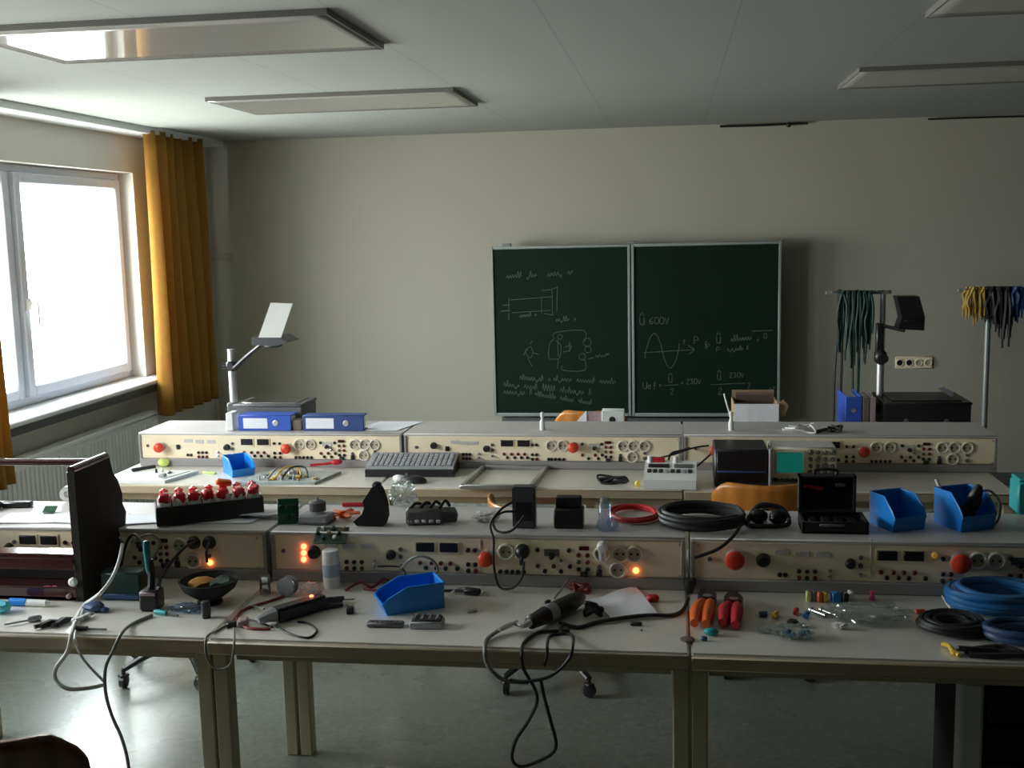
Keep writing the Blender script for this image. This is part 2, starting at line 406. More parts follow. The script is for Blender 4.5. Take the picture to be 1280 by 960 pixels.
# ceiling lights
def luminaire(x0, x1, y0, y1, label):
    t = thing('ceiling_light', label, 'light', ((x0+x1)/2, (y0+y1)/2, CZ-.02), 0, 'shallow ceiling lights'); w_, d_ = x1-x0, y1-y0; e = .003
    f = B()
    for (cx, cy, sx_, sy_) in ((0, -d_/2+e/2, w_, e), (0, d_/2-e/2, w_, e), (-w_/2+e/2, 0, e, d_-2*e), (w_/2-e/2, 0, e, d_-2*e)):
        f.box((cx, cy, .010), (sx_, sy_, .020))
    f.put('frame', 'lum_frame', t)
    # slightly pillowed glossy cover
    n = 24; g = B(); vs = []
    for i in range(n+1):
        row = []
        for j in range(9):
            u, v = i/n-.5, j/8-.5
            row.append(g.bm.verts.new((u*(w_-2*e), v*(d_-2*e), .0008-.0006*(1-4*u*u)*(1-4*v*v))))
        vs.append(row)
    for i in range(n):
        for j in range(8): g.bm.faces.new((vs[i][j], vs[i+1][j], vs[i+1][j+1], vs[i][j+1]))
    o = g.put('diffuser', 'lum_diff', t); sm = o.modifiers.new('thick', 'SOLIDIFY'); sm.thickness = .004; sm.offset = 1
luminaire(-2.25, -1.02, 3.36, 4.04, 'unlit ceiling light nearest the camera on the left, window mirrored in it')
luminaire(-2.25, -1.02, 5.33, 6.02, 'unlit ceiling light in front of the window, second on the left')
luminaire(.815, 2.04, 5.22, 5.88, 'unlit ceiling light on the right, towards the chalkboard wall')
luminaire(.815, 2.04, 3.30, 3.92, 'unlit ceiling light cut off at the top right corner of the photo')
tag(B().tube([wy(900, 158, 7.83), wy(940, 157, 7.83), wy(985, 155, 7.83), wy(1010, 154, 7.83)], .008).sphere(wy(986, 156, 7.82), .018).put('ceiling_gap_shade', 'black'),
    'thin dark line with a small knot, made as the shadow gap atop the back wall', 'cable')  # dark tubes stand in for the shadow gap between wall and ceiling
tag(B().tube([wy(1160, 149, 7.83), wy(1220, 147, 7.83), wy(1300, 145, 7.83)], .006).put('ceiling_gap_shade', 'black'),
    'thin dark line made as the shadow gap at the right end of the back wall', 'cable')

# ------------------------------------------------------------------ chalkboard
BY = 7.62
def bp(px, py, d=0.0): return wy(px, py, BY-d)
t = thing('chalkboard', 'green two-panel sliding chalkboard with chalk sketches on the back wall', 'chalkboard', (0, BY, 0))
def loc(p): return Vector((p[0], p[1]-BY, p[2]))
x0, x1, xm = bp(615, 400).x, bp(976, 400).x, bp(789, 400).x
zt, zb = bp(790, 305).z, bp(790, 520).z
for (a, c) in ((x0, xm-.004), (xm+.004, x1)):
    p = B().box(((a+c)/2, .015, (zt+zb)/2), (c-a-.03, .02, zt-zb-.04)).put('writing_panel', 'board', t)
    f = B(); k = .018
    for (cx, cz, sx_, sz_) in ((a+k/2, (zt+zb)/2, k, zt-zb), (c-k/2, (zt+zb)/2, k, zt-zb), ((a+c)/2, zt-k/2, c-a-2*k, k), ((a+c)/2, zb+k/2, c-a-2*k, k*1.3)):
        f.box((cx, .012, cz), (sx_, .035, sz_), bev=.003)
    f.put('panel_frame', 'board_frame', p)
for cx in (x0+.10, xm, x1-.10):
    B().box((cx, .10, (zt+.02)/2), (.06, .06, zt+.02), bev=.004).put('pylon', 'board_frame', t)
B().box(((x0+x1)/2, .10, zb-.035), (x1-x0-.1, .12, .03), bev=.004).put('chalk_tray', 'dgrey', t)
B().box(((x0+x1)/2, .14, zb-.12), (x1-x0-.06, .02, .18), bev=.004).put('skirt', 'dgrey', t)
B().box((x1+.008, .012, zt+.004), (.02, .03, .012), bev=.002).put('stop', 'dgrey', t)

GL = {'0': [[(0, .5), (.1, .95), (.5, 1), (.6, .5), (.5, .05), (.1, .05), (0, .5)]], '1': [[(.1, .7), (.4, 1), (.4, 0)]],
 '2': [[(0, .8), (.3, 1), (.55, .75), (0, 0), (.6, 0)]], '3': [[(0, .95), (.5, .9), (.25, .55), (.55, .3), (.3, 0), (0, .1)]],
 '5': [[(.55, 1), (.1, 1), (.05, .55), (.5, .5), (.5, .1), (0, .02)]], '6': [[(.5, 1), (.1, .6), (.05, .15), (.4, 0), (.5, .35), (.1, .4)]],
 '7': [[(0, 1), (.55, 1), (.2, 0)]], 'V': [[(0, 1), (.3, 0), (.6, 1)]], 'U': [[(0, 1), (.02, .2), (.3, 0), (.55, .2), (.58, 1)], [(.58, 1), (.6, 0)]],
 '=': [[(0, .65), (.5, .65)], [(0, .35), (.5, .35)]], '^': [[(-.02, 1.25), (.3, 1.65), (.62, 1.25)]], ',': [[(.1, .1), (0, -.2)]],
 'P': [[(0, 0), (0, 1), (.45, .9), (.45, .55), (0, .5)]], 'e': [[(0, .3), (.4, .35), (.3, .6), (0, .4), (.1, 0), (.45, .1)]],
 'f': [[(.4, 1), (.15, .9), (.15, -.1)], [(0, .5), (.4, .5)]], 'A': [[(0, 0), (.3, 1), (.6, 0)], [(.1, .35), (.5, .35)]], '-': [[(0, .5), (.5, .5)]],
 't': [[(.2, 1), (.2, .1), (.4, 0)], [(0, .65), (.45, .65)]], 'W': [[(0, 1), (.2, 0), (.35, .8), (.5, 0), (.7, 1)]], '/': [[(0, 0), (.4, 1)]]}
CH = []                                       # chalk strokes, in photo measure on the board plane
def st(*p): CH.append(list(p))
def text(s_, x, y, h, slope=0.0):
    for c in s_:
        if c == ' ': x += h*.5; continue
        for stroke in GL[c]: CH.append([(x+a*h, y-b_*h+slope*a*h) for a, b_ in stroke])
        if c != '^': x += h*.8
        y += slope*h*.8
def scrawl(x0, y0, x1, y1, h, seed):          # a line of joined-up handwriting too faint to read
    rnd = random.Random(seed); x = x0; word = []; wl_ = 0
    while x < x1:
        u = (x-x0)/(x1-x0); yb = y0+(y1-y0)*u
        if wl_ <= 0:
            if len(word) > 2: CH.append(word)
            word = []; wl_ = rnd.randint(5, 9); x += h*.7
        asc = rnd.choice([.5, .5, .55, 1.0, .5, -.3])
        word += [(x, yb), (x+h*.18, yb-h*asc), (x+h*.30, yb-h*.1)]
        x += h*.42; wl_ -= 1
    if len(word) > 2: CH.append(word)
scrawl(627, 348, 670, 346, 8, 1); scrawl(678, 346, 716, 342, 9, 2)
st((637, 375), (690, 371)); st((640, 391), (688, 388)); st((636, 372), (636, 400)); st((628, 382), (637, 381)); st((626, 389), (638, 388))
st((677, 372), (677, 393)); st((677, 363), (688, 362), (697, 359)); st((690, 360), (691, 394)); st((697, 358), (696, 390)); st((680, 392), (692, 394))
scrawl(645, 397, 668, 395, 6, 3); scrawl(690, 402, 714, 401, 7, 4)
st((693, 424), (694, 416), (730, 413), (731, 427)); st((692, 425), (687, 430), (686, 447), (692, 449), (700, 447), (701, 432), (695, 426))
for (cx, cy, r_) in ((700, 421, 3), (734, 428, 5), (735, 437, 4), (728, 446, 4)):
    CH.append([(cx+r_*math.cos(a*PI/5), cy+r_*math.sin(a*PI/5)) for a in range(11)])
st((731, 449), (731, 463), (704, 463), (703, 457)); st((698, 450), (697, 461)); st((735, 449), (742, 447)); scrawl(741, 446, 760, 444, 5, 5)
st((706, 434), (714, 432), (712, 438), (704, 440)); st((712, 428), (712, 440)); st((697, 425), (698, 446))
st((657, 440), (663, 433), (666, 441), (662, 448), (657, 440)); st((663, 430), (665, 426)); st((666, 441), (673, 443)); st((660, 448), (665, 458)); st((655, 444), (658, 436))
scrawl(644, 474, 682, 477, 8, 6); scrawl(686, 476, 770, 480, 8, 7); scrawl(624, 482, 735, 494, 8, 8); scrawl(624, 492, 660, 494, 8, 9); scrawl(664, 494, 738, 506, 7, 10)
text('^U', 800, 406, 9); text('600V', 812, 405, 8)
CH.append([(806.5, 448), (807, 440)]+[(808+i*1.25, 438.5-21.5*math.copysign(abs(math.sin(PI*2*i/32))**.8, math.sin(PI*2*i/32))) for i in range(1, 32)]+[(848.5, 436), (849, 429)])
st((805, 441), (868, 437)); st((860, 432), (868, 437), (861, 443)); text('t', 854, 430, 6)
text('P', 868, 430, 9); text('^U', 896, 429, 8); scrawl(908, 427, 945, 424, 8, 11); st((940, 414), (966, 413)); text('0', 955, 423, 6); text('P', 884, 436, 6)
text('f', 881, 435, 8); text('P', 896, 441, 7); scrawl(905, 439, 936, 437, 6, 12)
text('Uef', 804, 486, 8); text('=', 824, 485, 6); text('^U', 836, 478, 7); st((830, 482), (848, 481)); text('2', 838, 493, 7); text('=', 851, 482, 6); text('230V', 858, 480, 6)
text('^U', 897, 475, 7); st((888, 481), (932, 479)); text('230V', 912, 472, 6); text('2', 898, 493, 8); text('7', 934, 486, 7); scrawl(950, 490, 968, 486, 6, 13)
for i, px_rng in enumerate(((600, 789), (789, 990))):
    b = B()
    for s_ in CH:
        if px_rng[0] <= s_[0][0] < px_rng[1]:
            b.tube([loc(bp(x, y))+Vector((0, .0045, 0)) for x, y in s_], .0030, seg=5, smooth=3)
    pan = [c for c in t.children if c.name.startswith('writing_panel')][i]
    b.put('chalk_writing', 'chalk', pan)

# ------------------------------------------------------------------ tables
def table(x0, x1, yf, label, group, depth=.93, legx=(0, 0)):
    t = thing('lab_table', label, 'table', ((x0+x1)/2, yf+depth/2, 0), 0, group); w_ = x1-x0-.004; hw = w_/2
    B().box((0, 0, TZ-.021), (w_, depth, .042), bev=.006, seg=2).put('tabletop', 'tabletop', t)
    B().box((0, -depth/2-.001, TZ-.024), (w_, .012, .036), bev=.004).put('edge_band', 'edge', t)
    B().box((0, -depth/2+.09, TZ-.065), (w_-.09, .02, .046)).put('apron', 'leg', t)
    B().box((0, depth/2-.05, TZ-.15), (w_-.09, .02, .21)).put('modesty_rail', 'edge', t)
    for sx_ in (-1, 1):
        for y_, o_ in ((-depth/2+.05, 0), (depth/2-.05, legx[0] if sx_ < 0 else legx[1])):
            B().box((sx_*(hw-.021)+o_, y_, (TZ-.042)/2), (.042, .05, TZ-.042), bev=.004).put('leg', 'leg', t)
    return t
XS = (-2.475, -1.215, .042, 1.31)
nm1 = ('front row lab table at the left, under the wooden cabinet', 'front row lab table in the middle, under the rotary tool', 'front row lab table at the right, under the blue cable coils')
nm2 = ('second row lab table at the left, under the white trainer board', 'second row lab table in the middle, under the empty metal frame', 'second row lab table at the right, under the oscilloscope')
for i in range(3):
    table(XS[i], XS[i+1], 2.68, nm1[i], 'front row of lab tables', .93, ((0, -.075) if i == 0 else (-.07, 0)) if i < 2 else (0, 0))
    table(XS[i], XS[i+1], 4.43, nm2[i], 'second row of lab tables')

# drawer pedestal under the front table on the right
p = wy(1232, 850, 2.80); q = wy(1202, 850, 2.80)
t = thing('drawer_pedestal', 'dark drawer pedestal with a pale side post under the front table', 'drawer unit', (q.x, 2.80, 0)); pw = p.x-q.x
B().box((pw/2, .03, .325), (pw, .06, .65), bev=.008).put('side_post', 'radiator', t)
B().box((pw+.22, .27, .335), (.44, .5, .63), bev=.004).put('carcass', 'black_matt', t)
for k in range(6):
    d = B().box((pw+.22, .01, .09+k*.10), (.42, .02, .092), bev=.004).put('drawer', 'cab_dark', t)
    B().box((pw+.22, -.006, .115+k*.10), (.12, .012, .012), bev=.003).put('handle', 'dgrey', d)

# ------------------------------------------------------------------ power units on the benches
CACHE = {}
def cached(key, fn):
    if key not in CACHE: CACHE[key] = fn()
    return CACHE[key]
FR = (PI/2, 0, 0)      # local z of a turned shape comes out of the panel towards the camera
def m_jack(mat): return cached(('jack', mat), lambda: B().lathe([(.0068, 0), (.0068, .004), (.0050, .006), (.0024, .006), (.0024, .002)], 10, rot=FR).mesh('jack', mat))
def m_knob(r_, mat='black'): return cached(('knob', r_, mat), lambda: B().lathe([(r_*1.15, 0), (r_*1.15, .004), (r_, .006), (r_*.9, .019), (r_*.8, .021), (0, .021)], 18, rot=FR).box((0, -.0215, r_*.45), (.002, .002, r_*.7)).mesh('knob', mat))
def m_sock(): return cached(('sock',), lambda: B().lathe([(.0255, 0), (.0255, .005), (.0235, .007), (.0200, .007), (.0190, .001)], 26, rot=FR).mesh('socket', 'sock_ring'))
def m_sock_in(): return cached(('sockin',), lambda: B().lathe([(.0195, 0), (.0195, .0015), (.008, .0016), (0, .0016)], 22, rot=FR).mesh('contact_plate', 'sock_in'))
def m_sock_pin(): return cached(('sockpin',), lambda: B().lathe([(.0036, 0), (.0036, .003), (0, .003)], 10, rot=FR).mesh('pin_hole', 'black'))
def m_mush(r_): return cached(('mush', r_), lambda: B().lathe([(r_*.45, 0), (r_*.45, .022), (r_*.95, .024), (r_, .030), (r_*.92, .038), (r_*.6, .044), (0, .046)], 24, rot=FR).mesh('mushroom_button', 'mush'))
def m_collar(r_): return cached(('collar', r_), lambda: B().lathe([(r_*.85, 0), (r_*.85, .006), (r_*.6, .012), (r_*.5, .012)], 22, rot=FR).mesh('collar', 'housing'))
def m_disp(w_, h_, mat='display'): return cached(('disp', w_, h_, mat), lambda: B().box((0, -.003, 0), (w_, .006, h_), bev=.0015).mesh('display', mat))
def m_bez(w_, h_): return cached(('bez', w_, h_), lambda: B().box((0, -.001, h_/2+.003), (w_+.012, .004, .004)).box((0, -.001, -h_/2-.003), (w_+.012, .004, .004)).box((w_/2+.004, -.001, 0), (.004, .004, h_+.004)).box((-w_/2-.004, -.001, 0), (.004, .004, h_+.004)).mesh('bezel', 'panel_beige'))
def m_plate(w_, h_, mat): return cached(('plate', w_, h_, mat), lambda: B().box((0, -.001, 0), (w_, .002, h_), bev=.0008).mesh('plate', mat))
def m_switch(): return cached(('switch',), lambda: B().box((0, -.003, 0), (.017, .006, .022), bev=.002).box((0, -.008, .002), (.012, .008, .015), (.25, 0, 0), bev=.002).mesh('rocker_switch', 'black'))
def m_toggle(): return cached(('toggle',), lambda: B().lathe([(.006, 0), (.006, .003), (.0026, .004), (.0032, .018), (0, .019)], 10, rot=FR).mesh('toggle_switch', 'chrome'))
def m_lamp(mat): return cached(('lamp', mat), lambda: B().lathe([(.0085, 0), (.0085, .005), (.006, .009), (0, .010)], 14, rot=FR).mesh('indicator_lamp', mat))

# layout of a panel, measured on the unit at the window end of the back bench
LAY = [('jackk', 185, 555), ('mush', 202, 556), ('switch', 223, 556.5), ('plateg', 236, 549), ('jack', 234.5, 566), ('jack', 238.5, 566),
 ('plateg', 250, 550), ('plateg', 264.6, 550), ('jack', 248, 563), ('jack', 253, 563), ('jack', 258, 563), ('jackr', 248, 568), ('jack', 253, 568), ('jackr', 258, 568),
 ('toggle', 272, 562.5), ('toggle', 272, 567), ('knob', 284, 556.5), ('jackk', 291, 552), ('jackk', 291, 558), ('toggle', 291, 565),
 ('disp', 309, 550), ('disp', 329.3, 550), ('jack', 343, 551.7), ('jack', 350, 551.7),
 ('jackr', 305, 562.5), ('jack', 309, 566.5), ('jackr', 314, 562.5), ('jack', 318, 566.5), ('jackr', 322, 562.5), ('jack', 326, 566.5), ('jackr', 330, 562.5), ('jack', 335, 566.5),
 ('jack', 343, 563), ('jack', 350, 563), ('jack', 343, 568), ('jackr', 350, 568), ('mush', 360, 556.5),
 ('sock', 374.3, 552.5), ('sock', 388.3, 552.5)] + [('jack', 369.5+i*4.8, 568) for i in range(5)] + [
 ('jackd', 401, 550.5), ('plated', 409, 552.5), ('knobs', 409, 555), ('jackd', 418.5, 550.5), ('jackr', 401, 563), ('jack', 405, 567), ('jackr', 410, 563), ('jack', 414, 567), ('jack', 419, 563), ('toggle', 414, 559),
 ('dred', 427, 548.5), ('jackr', 424, 554), ('jackr', 430, 554), ('jackk', 424, 559.5), ('jackr', 430, 559.5), ('jack', 424, 565), ('jackd', 430, 565), ('oval', 427, 569),
 ('sock', 443.5, 552.5), ('sock', 456, 552.5), ('sock', 468.5, 552.5), ('jackk', 440.5, 563), ('switch', 440.5, 567.5), ('sockw', 454.5, 565), ('jackk', 468.5, 560.5), ('lampoff', 468.5, 566.5),
 ('screw', 177, 545), ('screw', 177, 569), ('screw', 501, 545), ('screw', 501, 569)]

def unit(x0, x1, yf, anchors, label, group, skip=(), extra=(), dark=False):
    t = thing('bench_power_unit', label, 'power unit', ((x0+x1)/2, yf, TZ), 0, group); cx = (x0+x1)/2; w_ = x1-x0-.010; hw = w_/2
    h = B().prism([(.0, .0), (.02, .145), (.0, .155), (.32, .155), (.32, .0)], -hw, hw, 'x')
    h.put('housing', 'housing', t, smooth=False)
    B().box((0, -.004, .018), (w_, .02, .036), bev=.003).put('base_strip', 'housing_dark', t)
    B().box((0, -.002, .150), (w_, .018, .012), bev=.003).put('top_lip', 'housing', t)
    B().box((0, -.001, .090), (w_-.022, .012, .108), bev=.0015).put('front_panel', 'panel_beige', t)
    for sx_ in (-1, 1): B().box((sx_*(hw-.006), -.003, .09), (.012, .02, .11), bev=.002).put('side_trim', 'housing_dark', t)
    yp = -.007
    def X(u):
        for (a, pa), (b_, pb) in zip(anchors, anchors[1:]):
            if u <= b_: break
        return wy(pa+(pb-pa)*(u-a)/(b_-a), 560 if yf > 4 else 695, yf-.007).x-cx
    items = [(k, X(u), .141-(v-543)/27*.105) for k, u, v in LAY if not any(k == sk and abs(u-su) < 4 for sk, su in skip)]
    items += [(k, (q_ := wy(px_, py_, yf-.007)).x-cx, q_.z-TZ) for k, px_, py_ in extra]
    for k, x, z in items:
        if abs(x) > hw-.006: continue
        L_ = (x, yp, z)
        if k == 'jack': link('jack', m_jack('black'), t, L_)
        elif k == 'jackr': link('jack', m_jack('jack_red'), t, L_)
        elif k == 'jackk': link('jack', m_jack('dgrey'), t, L_)
        elif k == 'jackd': link('jack', m_jack('dgreen'), t, L_)
        elif k == 'knob': link('knob', m_knob(.013), t, L_)
        elif k == 'knobb': link('knob', m_knob(.018), t, L_)
        elif k == 'knobs': link('knob', m_knob(.008), t, L_)
        elif k == 'switch': link('rocker_switch', m_switch(), t, L_)
        elif k == 'toggle': link('toggle_switch', m_toggle(), t, L_)
        elif k in ('mush', 'mushb'):
            r_ = .0235 if k == 'mush' else .028
            o = link('mushroom_button', m_mush(r_), t, L_); link('collar', m_collar(r_), o)
        elif k in ('sock', 'sockw'):
            o = link('socket', m_sock(), t, L_); link('contact_plate', m_sock_in(), o)
            for d in (-.0095, .0095): link('pin_hole', m_sock_pin(), o, (d, 0, 0))
        elif k == 'disp':
            o = link('display', m_disp(.053, .027), t, L_); link('bezel', m_bez(.053, .027), o)
        elif k == 'dred': link('display', m_disp(.030, .012, 'display_red'), t, L_)
        elif k == 'plateg': link('label_plate', m_plate(.040, .016, 'housing'), t, L_)
        elif k == 'plated': link('label_plate', m_plate(.045, .022, 'dgrey' if dark else 'housing'), t, L_)
        elif k == 'oval': link('rocker_switch', m_switch(), t, L_, (0, PI/2, 0))
        elif k == 'lampoff': link('indicator_lamp', m_lamp('dgrey'), t, L_)
        elif k == 'lampo': link('indicator_lamp', m_lamp('lamp_orange'), t, L_)
        elif k == 'lampr': link('indicator_lamp', m_lamp('lamp_red'), t, L_)
        elif k == 'lampy': link('indicator_lamp', m_lamp('lamp_yellow'), t, L_)
        elif k == 'screw': link('screw', cached(('screw',), lambda: B().lathe([(.004, 0), (.004, .0015), (0, .002)], 8, rot=FR).mesh('screw', 'steel')), t, L_)
        elif k == 'seam': link('seam_strip', m_plate(.004, .108, 'housing'), t, L_)
    return t
G2, G1 = 'power units of the second bench row', 'power units of the front bench row'
unit(-2.445, -1.19, Y2, [(173, 173), (505, 505)], 'beige bench power unit on the back row, at the window end under the blue binders', G2)
unit(-1.19, .042, Y2, [(173, 505), (202, 542), (284, 608), (309, 634), (329, 654.5), (374, 689), (388, 703), (409, 743), (427, 760), (443.5, 778.7), (456, 791.6), (468.5, 805.7), (505, 853)],
     'beige bench power unit on the back row, in the middle behind the grey keyboard', G2, skip=(('mush', 202), ('mush', 360)), extra=(('mush', 717, 558), ('knob', 542, 557)))
unit(.042, 1.335, Y2, [(173, 853), (202, 893), (284, 965), (309, 1018), (329, 1041), (360, 1079), (374, 1095), (388, 1112), (427, 1158), (443.5, 1178), (456, 1193), (468.5, 1209), (505, 1245)],
     'beige bench power unit on the back row, at the right behind the oscilloscope', G2)
unit(-2.475, -1.22, Y1, [(173, -160), (202, -118), (284, 13), (309, 36.5), (329.3, 62.7), (360, 108), (374, 130), (388, 150), (427, 205.5), (443.5, 225), (456, 243), (468.5, 262), (505, 330)],
     'bench power unit on the front row at the left, behind the wooden cabinet', G1, skip=(('sock', 456), ('sock', 468.5), ('lampoff', 468.5)), extra=(('lampo', 263, 703), ('knobb', 243, 678), ('knobb', 262, 678)), dark=True)
unit(-1.215, .040, Y1, [(173, 337), (202, 380), (223, 393), (248, 433), (258, 452), (272, 468), (284, 489), (309, 532), (329.3, 561.4), (343, 585), (350, 594), (360, 609), (374, 632.5), (388, 653), (401, 672), (427, 730), (443.5, 753), (456, 775), (468.5, 793), (505, 857)],
     'bench power unit on the front row in the middle, with lit red lamps', G1, skip=(('mush', 202), ('switch', 223), ('lampoff', 468.5), ('jackk', 468.5)),
     extra=(('lampr', 380, 683), ('lampr', 380, 691), ('lampr', 380, 699), ('knobb', 393, 690), ('lampo', 795, 713), ('seam', 601, 697)), dark=True)
unit(.044, 1.31, Y1, [(173, 865), (202, 918), (223, 954), (248, 999), (258, 1019), (272, 1038), (284, 1063), (309, 1109), (329.3, 1142), (343, 1179), (350, 1189), (360, 1198), (374, 1222), (388, 1245), (427, 1300), (468.5, 1350), (505, 1392)],
     'bench power unit on the front row at the right, behind the pliers', G1, skip=(('mush', 202), ('switch', 223), ('mush', 360)),
     extra=(('mushb', 918, 697), ('knobb', 954, 700), ('mushb', 1198, 701), ('lampy', 1168, 694), ('seam', 1089, 697)), dark=True)
# ------------------------------------------------------------------ chairs
def chair(label, loc_, rotz, mat='chair_wood', spin=0.0, arms=5, z=.45, back=(.60, .80)):
    # swivel chair; the backrest stands on the local -Y side, the sitter looks to +Y
    t = thing('swivel_chair', label, 'chair', loc_, rotz, None)
    for k in range(arms):
        a = 2*PI*k/arms+R(-126)-rotz+spin; c, s_ = math.cos(a), math.sin(a)
        leg = B().tube([(0.03*c, .03*s_, .115), (.16*c, .16*s_, .105), (.275*c, .275*s_, .075)], lambda u: .022-.008*u, seg=8, flat=.7).put('base_leg', 'black', t)
        B().cyl((.275*c, .275*s_, .08), (.275*c, .275*s_, .05), .008).lathe([(.016, -.012), (.027, -.009), (.027, .009), (.016, .012)], 14, (.275*c, .275*s_, .028), (PI/2, 0, a+.6)).box((.275*c, .275*s_, .052), (.04, .03, .012), (0, 0, a), bev=.004).put('caster', 'black', leg)
    B().cyl((0, 0, .09), (0, 0, .17), .032, .028).cyl((0, 0, .17), (0, 0, z-.04), .016).put('gas_column', 'black', t)
    n = 12; g = B(); rows = []
    for i in range(n+1):
        row = []
        for j in range(n+1):
            u, v = i/n*2-1, j/n*2-1
            r_ = max(abs(u), abs(v)); k = 1 if r_ < 1e-6 else r_/((abs(u)**4+abs(v)**4)**.25)
            row.append(g.bm.verts.new((u*.2*k, v*.2*k, z-.012*(1-u*u)+(.012 if v > .7 else 0)*-(v-.7)*3)))
        rows.append(row)
    for i in range(n):
        for j in range(n): g.bm.faces.new((rows[i][j], rows[i+1][j], rows[i+1][j+1], rows[i][j+1]))
    o = g.put('seat', mat, t); sm = o.modifiers.new('thick', 'SOLIDIFY'); sm.thickness = .014; sm.offset = 0
    z0, z1 = back; g = B(); rows = []; n, m = 20, 8
    for i in range(n+1):
        row = []
        for j in range(m+1):
            u, v = i/n*2-1, j/m*2-1
            hw = .205*(1-.10*max(0, abs(v)-.5)**2/.25)
            hh = (z1-z0)/2*(1-.42*max(0, abs(u)-.72)**2/.0784) + (.006*abs(u) if v > 0 else 0)
            row.append(g.bm.verts.new((u*hw, -.225+.07*u*u-.02*v, (z0+z1)/2+v*hh)))
        rows.append(row)
    for i in range(n):
        for j in range(m): g.bm.faces.new((rows[i][j], rows[i+1][j], rows[i+1][j+1], rows[i][j+1]))
    o = g.put('backrest', mat, t); sm = o.modifiers.new('thick', 'SOLIDIFY'); sm.thickness = .013; sm.offset = 0
    B().tube([(0, -.05, z-.03), (0, -.18, z-.035), (0, -.25, z+.03), (0, -.243, (z0+z1)/2)], .014, flat=.5).put('back_bracket', 'black', t)
    B().box((0, 0, z-.03), (.16, .16, .02), bev=.006).put('seat_plate', 'black', t)
    return t
p = on(685, 868, .0); p.y += .21; chair('wooden swivel chair turned sideways, its black castor base under the middle front table', (p.x, p.y, 0), R(-62), back=(.56, .738))
p = on(158, 858, .0); p = p+Vector((.16, .21, 0)); chair('wooden swivel chair under the left front table, black castor base by the window light', (p.x, p.y, 0), R(148), back=(.50, .655))
p = wy(962, 607, 4.33); chair('orange beech swivel chair between the rows, backrest in front of the oscilloscope', (p.x, 4.56, 0), R(-4), back=(.62, p.z))
p = wy(735, 514, 6.22); chair('orange wooden chair at the teacher desk below the chalkboard', (p.x, 6.45, 0), R(4), back=(.56, p.z))
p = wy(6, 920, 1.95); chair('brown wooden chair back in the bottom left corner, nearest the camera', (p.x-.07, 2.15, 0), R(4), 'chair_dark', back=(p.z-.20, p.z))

# ------------------------------------------------------------------ behind the back row: desk, projectors, racks
t = thing('teacher_desk', 'grey teacher desk hidden behind the back bench row, carrying the cardboard box', 'desk', (.52, 5.72, 0))
B().box((0, 0, .715), (1.95, .64, .03), bev=.005).put('desktop', 'tabletop', t)
for sx_ in (-.93, .93):
    for sy_ in (-.27, .27): B().box((sx_, sy_, .35), (.045, .045, .70), bev=.004).put('leg', 'leg', t)
DZ = .73
def overhead(label, loc_, rotz, sc_, post_x, post_h, arm, head_rot, mirror_mat, dark):
    t = thing('overhead_projector', label, 'projector', loc_, rotz)
    w_, d_, h_ = sc_
    bm_ = 'black' if dark else 'dgrey'
    B().prism([(-d_/2, 0), (-d_/2, h_), (d_/2, h_), (d_/2, 0)], -w_/2, w_/2, 'x').box((0, 0, h_+.004), (w_+.012, d_+.012, .014), bev=.005).put('body', bm_, t)
    B().box((0, 0, h_+.013), (w_*.82, d_*.82, .006), bev=.002).put('glass_stage', 'chrome' if not dark else 'display', t)
    for sx_ in (-.25, .22): B().lathe([(.012, 0), (.012, .01), (0, .012)], 12, (sx_*w_, -d_/2, h_*.55), FR).put('knob', 'white' if not dark else 'dgrey', t)
    po = B().cyl((post_x, d_*.1, .0), (post_x, d_*.1, post_h), .019, .017)
    po.put('post', 'alu', t)
    B().box((post_x, d_*.1, h_*.75), (.05, .06, .05), bev=.006).put('post_clamp', bm_, t)
    return t
# left one, on the back bench behind the blue binders
LY = 5.08
P0 = wy(345, 512, LY); tz = BZ
PT = wy(287, 437, LY); stage_z = wy(345, 504, LY-.11).z
OL = wy(290, 500, LY)
t = overhead('overhead projector with white mirror plate on the back bench behind the blue binders', (P0.x, LY, tz), 0, (.325, .22, stage_z-tz-.016), OL.x-P0.x, PT.z-tz, None, None, None, False)
px0 = OL.x-P0.x
la = lambda p: (p.x-P0.x, p.y-LY, p.z-tz)
a0 = la(wy(293, 458, LY)); a1 = la(wy(331, 427, LY-.05))
B().box((px0, .022, a0[2]), (.046, .05, .05), bev=.010).cyl((px0-.018, .022, a0[2]), (px0-.046, .022, a0[2]), .016).put('height_knob', 'black', t)
B().tube([(px0+.02, .01, a0[2]-.01), ((px0+a1[0])/2, 0, (a0[2]+a1[2])/2-.005), a1], lambda u: .023-.011*u, flat=.6, smooth=4).put('arm', 'black', t)
h0, h1 = la(wy(320, 428, LY-.05)), la(wy(366, 429, LY-.05))
B().prism([(h0[0], h0[2]-.008), (h0[0]+.004, h0[2]+.028), (h0[0]+.135, h0[2]+.030), (h1[0], h0[2]+.004), (h0[0]+.13, h0[2]-.010)], -.11, .05, 'y').lathe([(.042, 0), (.042, -.016), (.026, -.024)], 18, (h0[0]+.078, -.03, h0[2]-.004)).put('projection_head', 'graphite', t)
c = [la(wy(x, y, LY-.13)) for x, y in ((323, 422), (351, 422), (359, 381), (331, 380))]
g = B(); th = .008
A_ = [g.bm.verts.new((q[0], q[1]+(.0 if i < 2 else .075), q[2])) for i, q in enumerate(c)]; C_ = [g.bm.verts.new((v.co.x, v.co.y+th, v.co.z)) for v in A_]
g.bm.faces.new(A_); g.bm.faces.new(C_[::-1])
for i in range(4): g.bm.faces.new((A_[i], C_[i], C_[(i+1) % 4], A_[(i+1) % 4]))
g.put('mirror_plate', 'white', t)
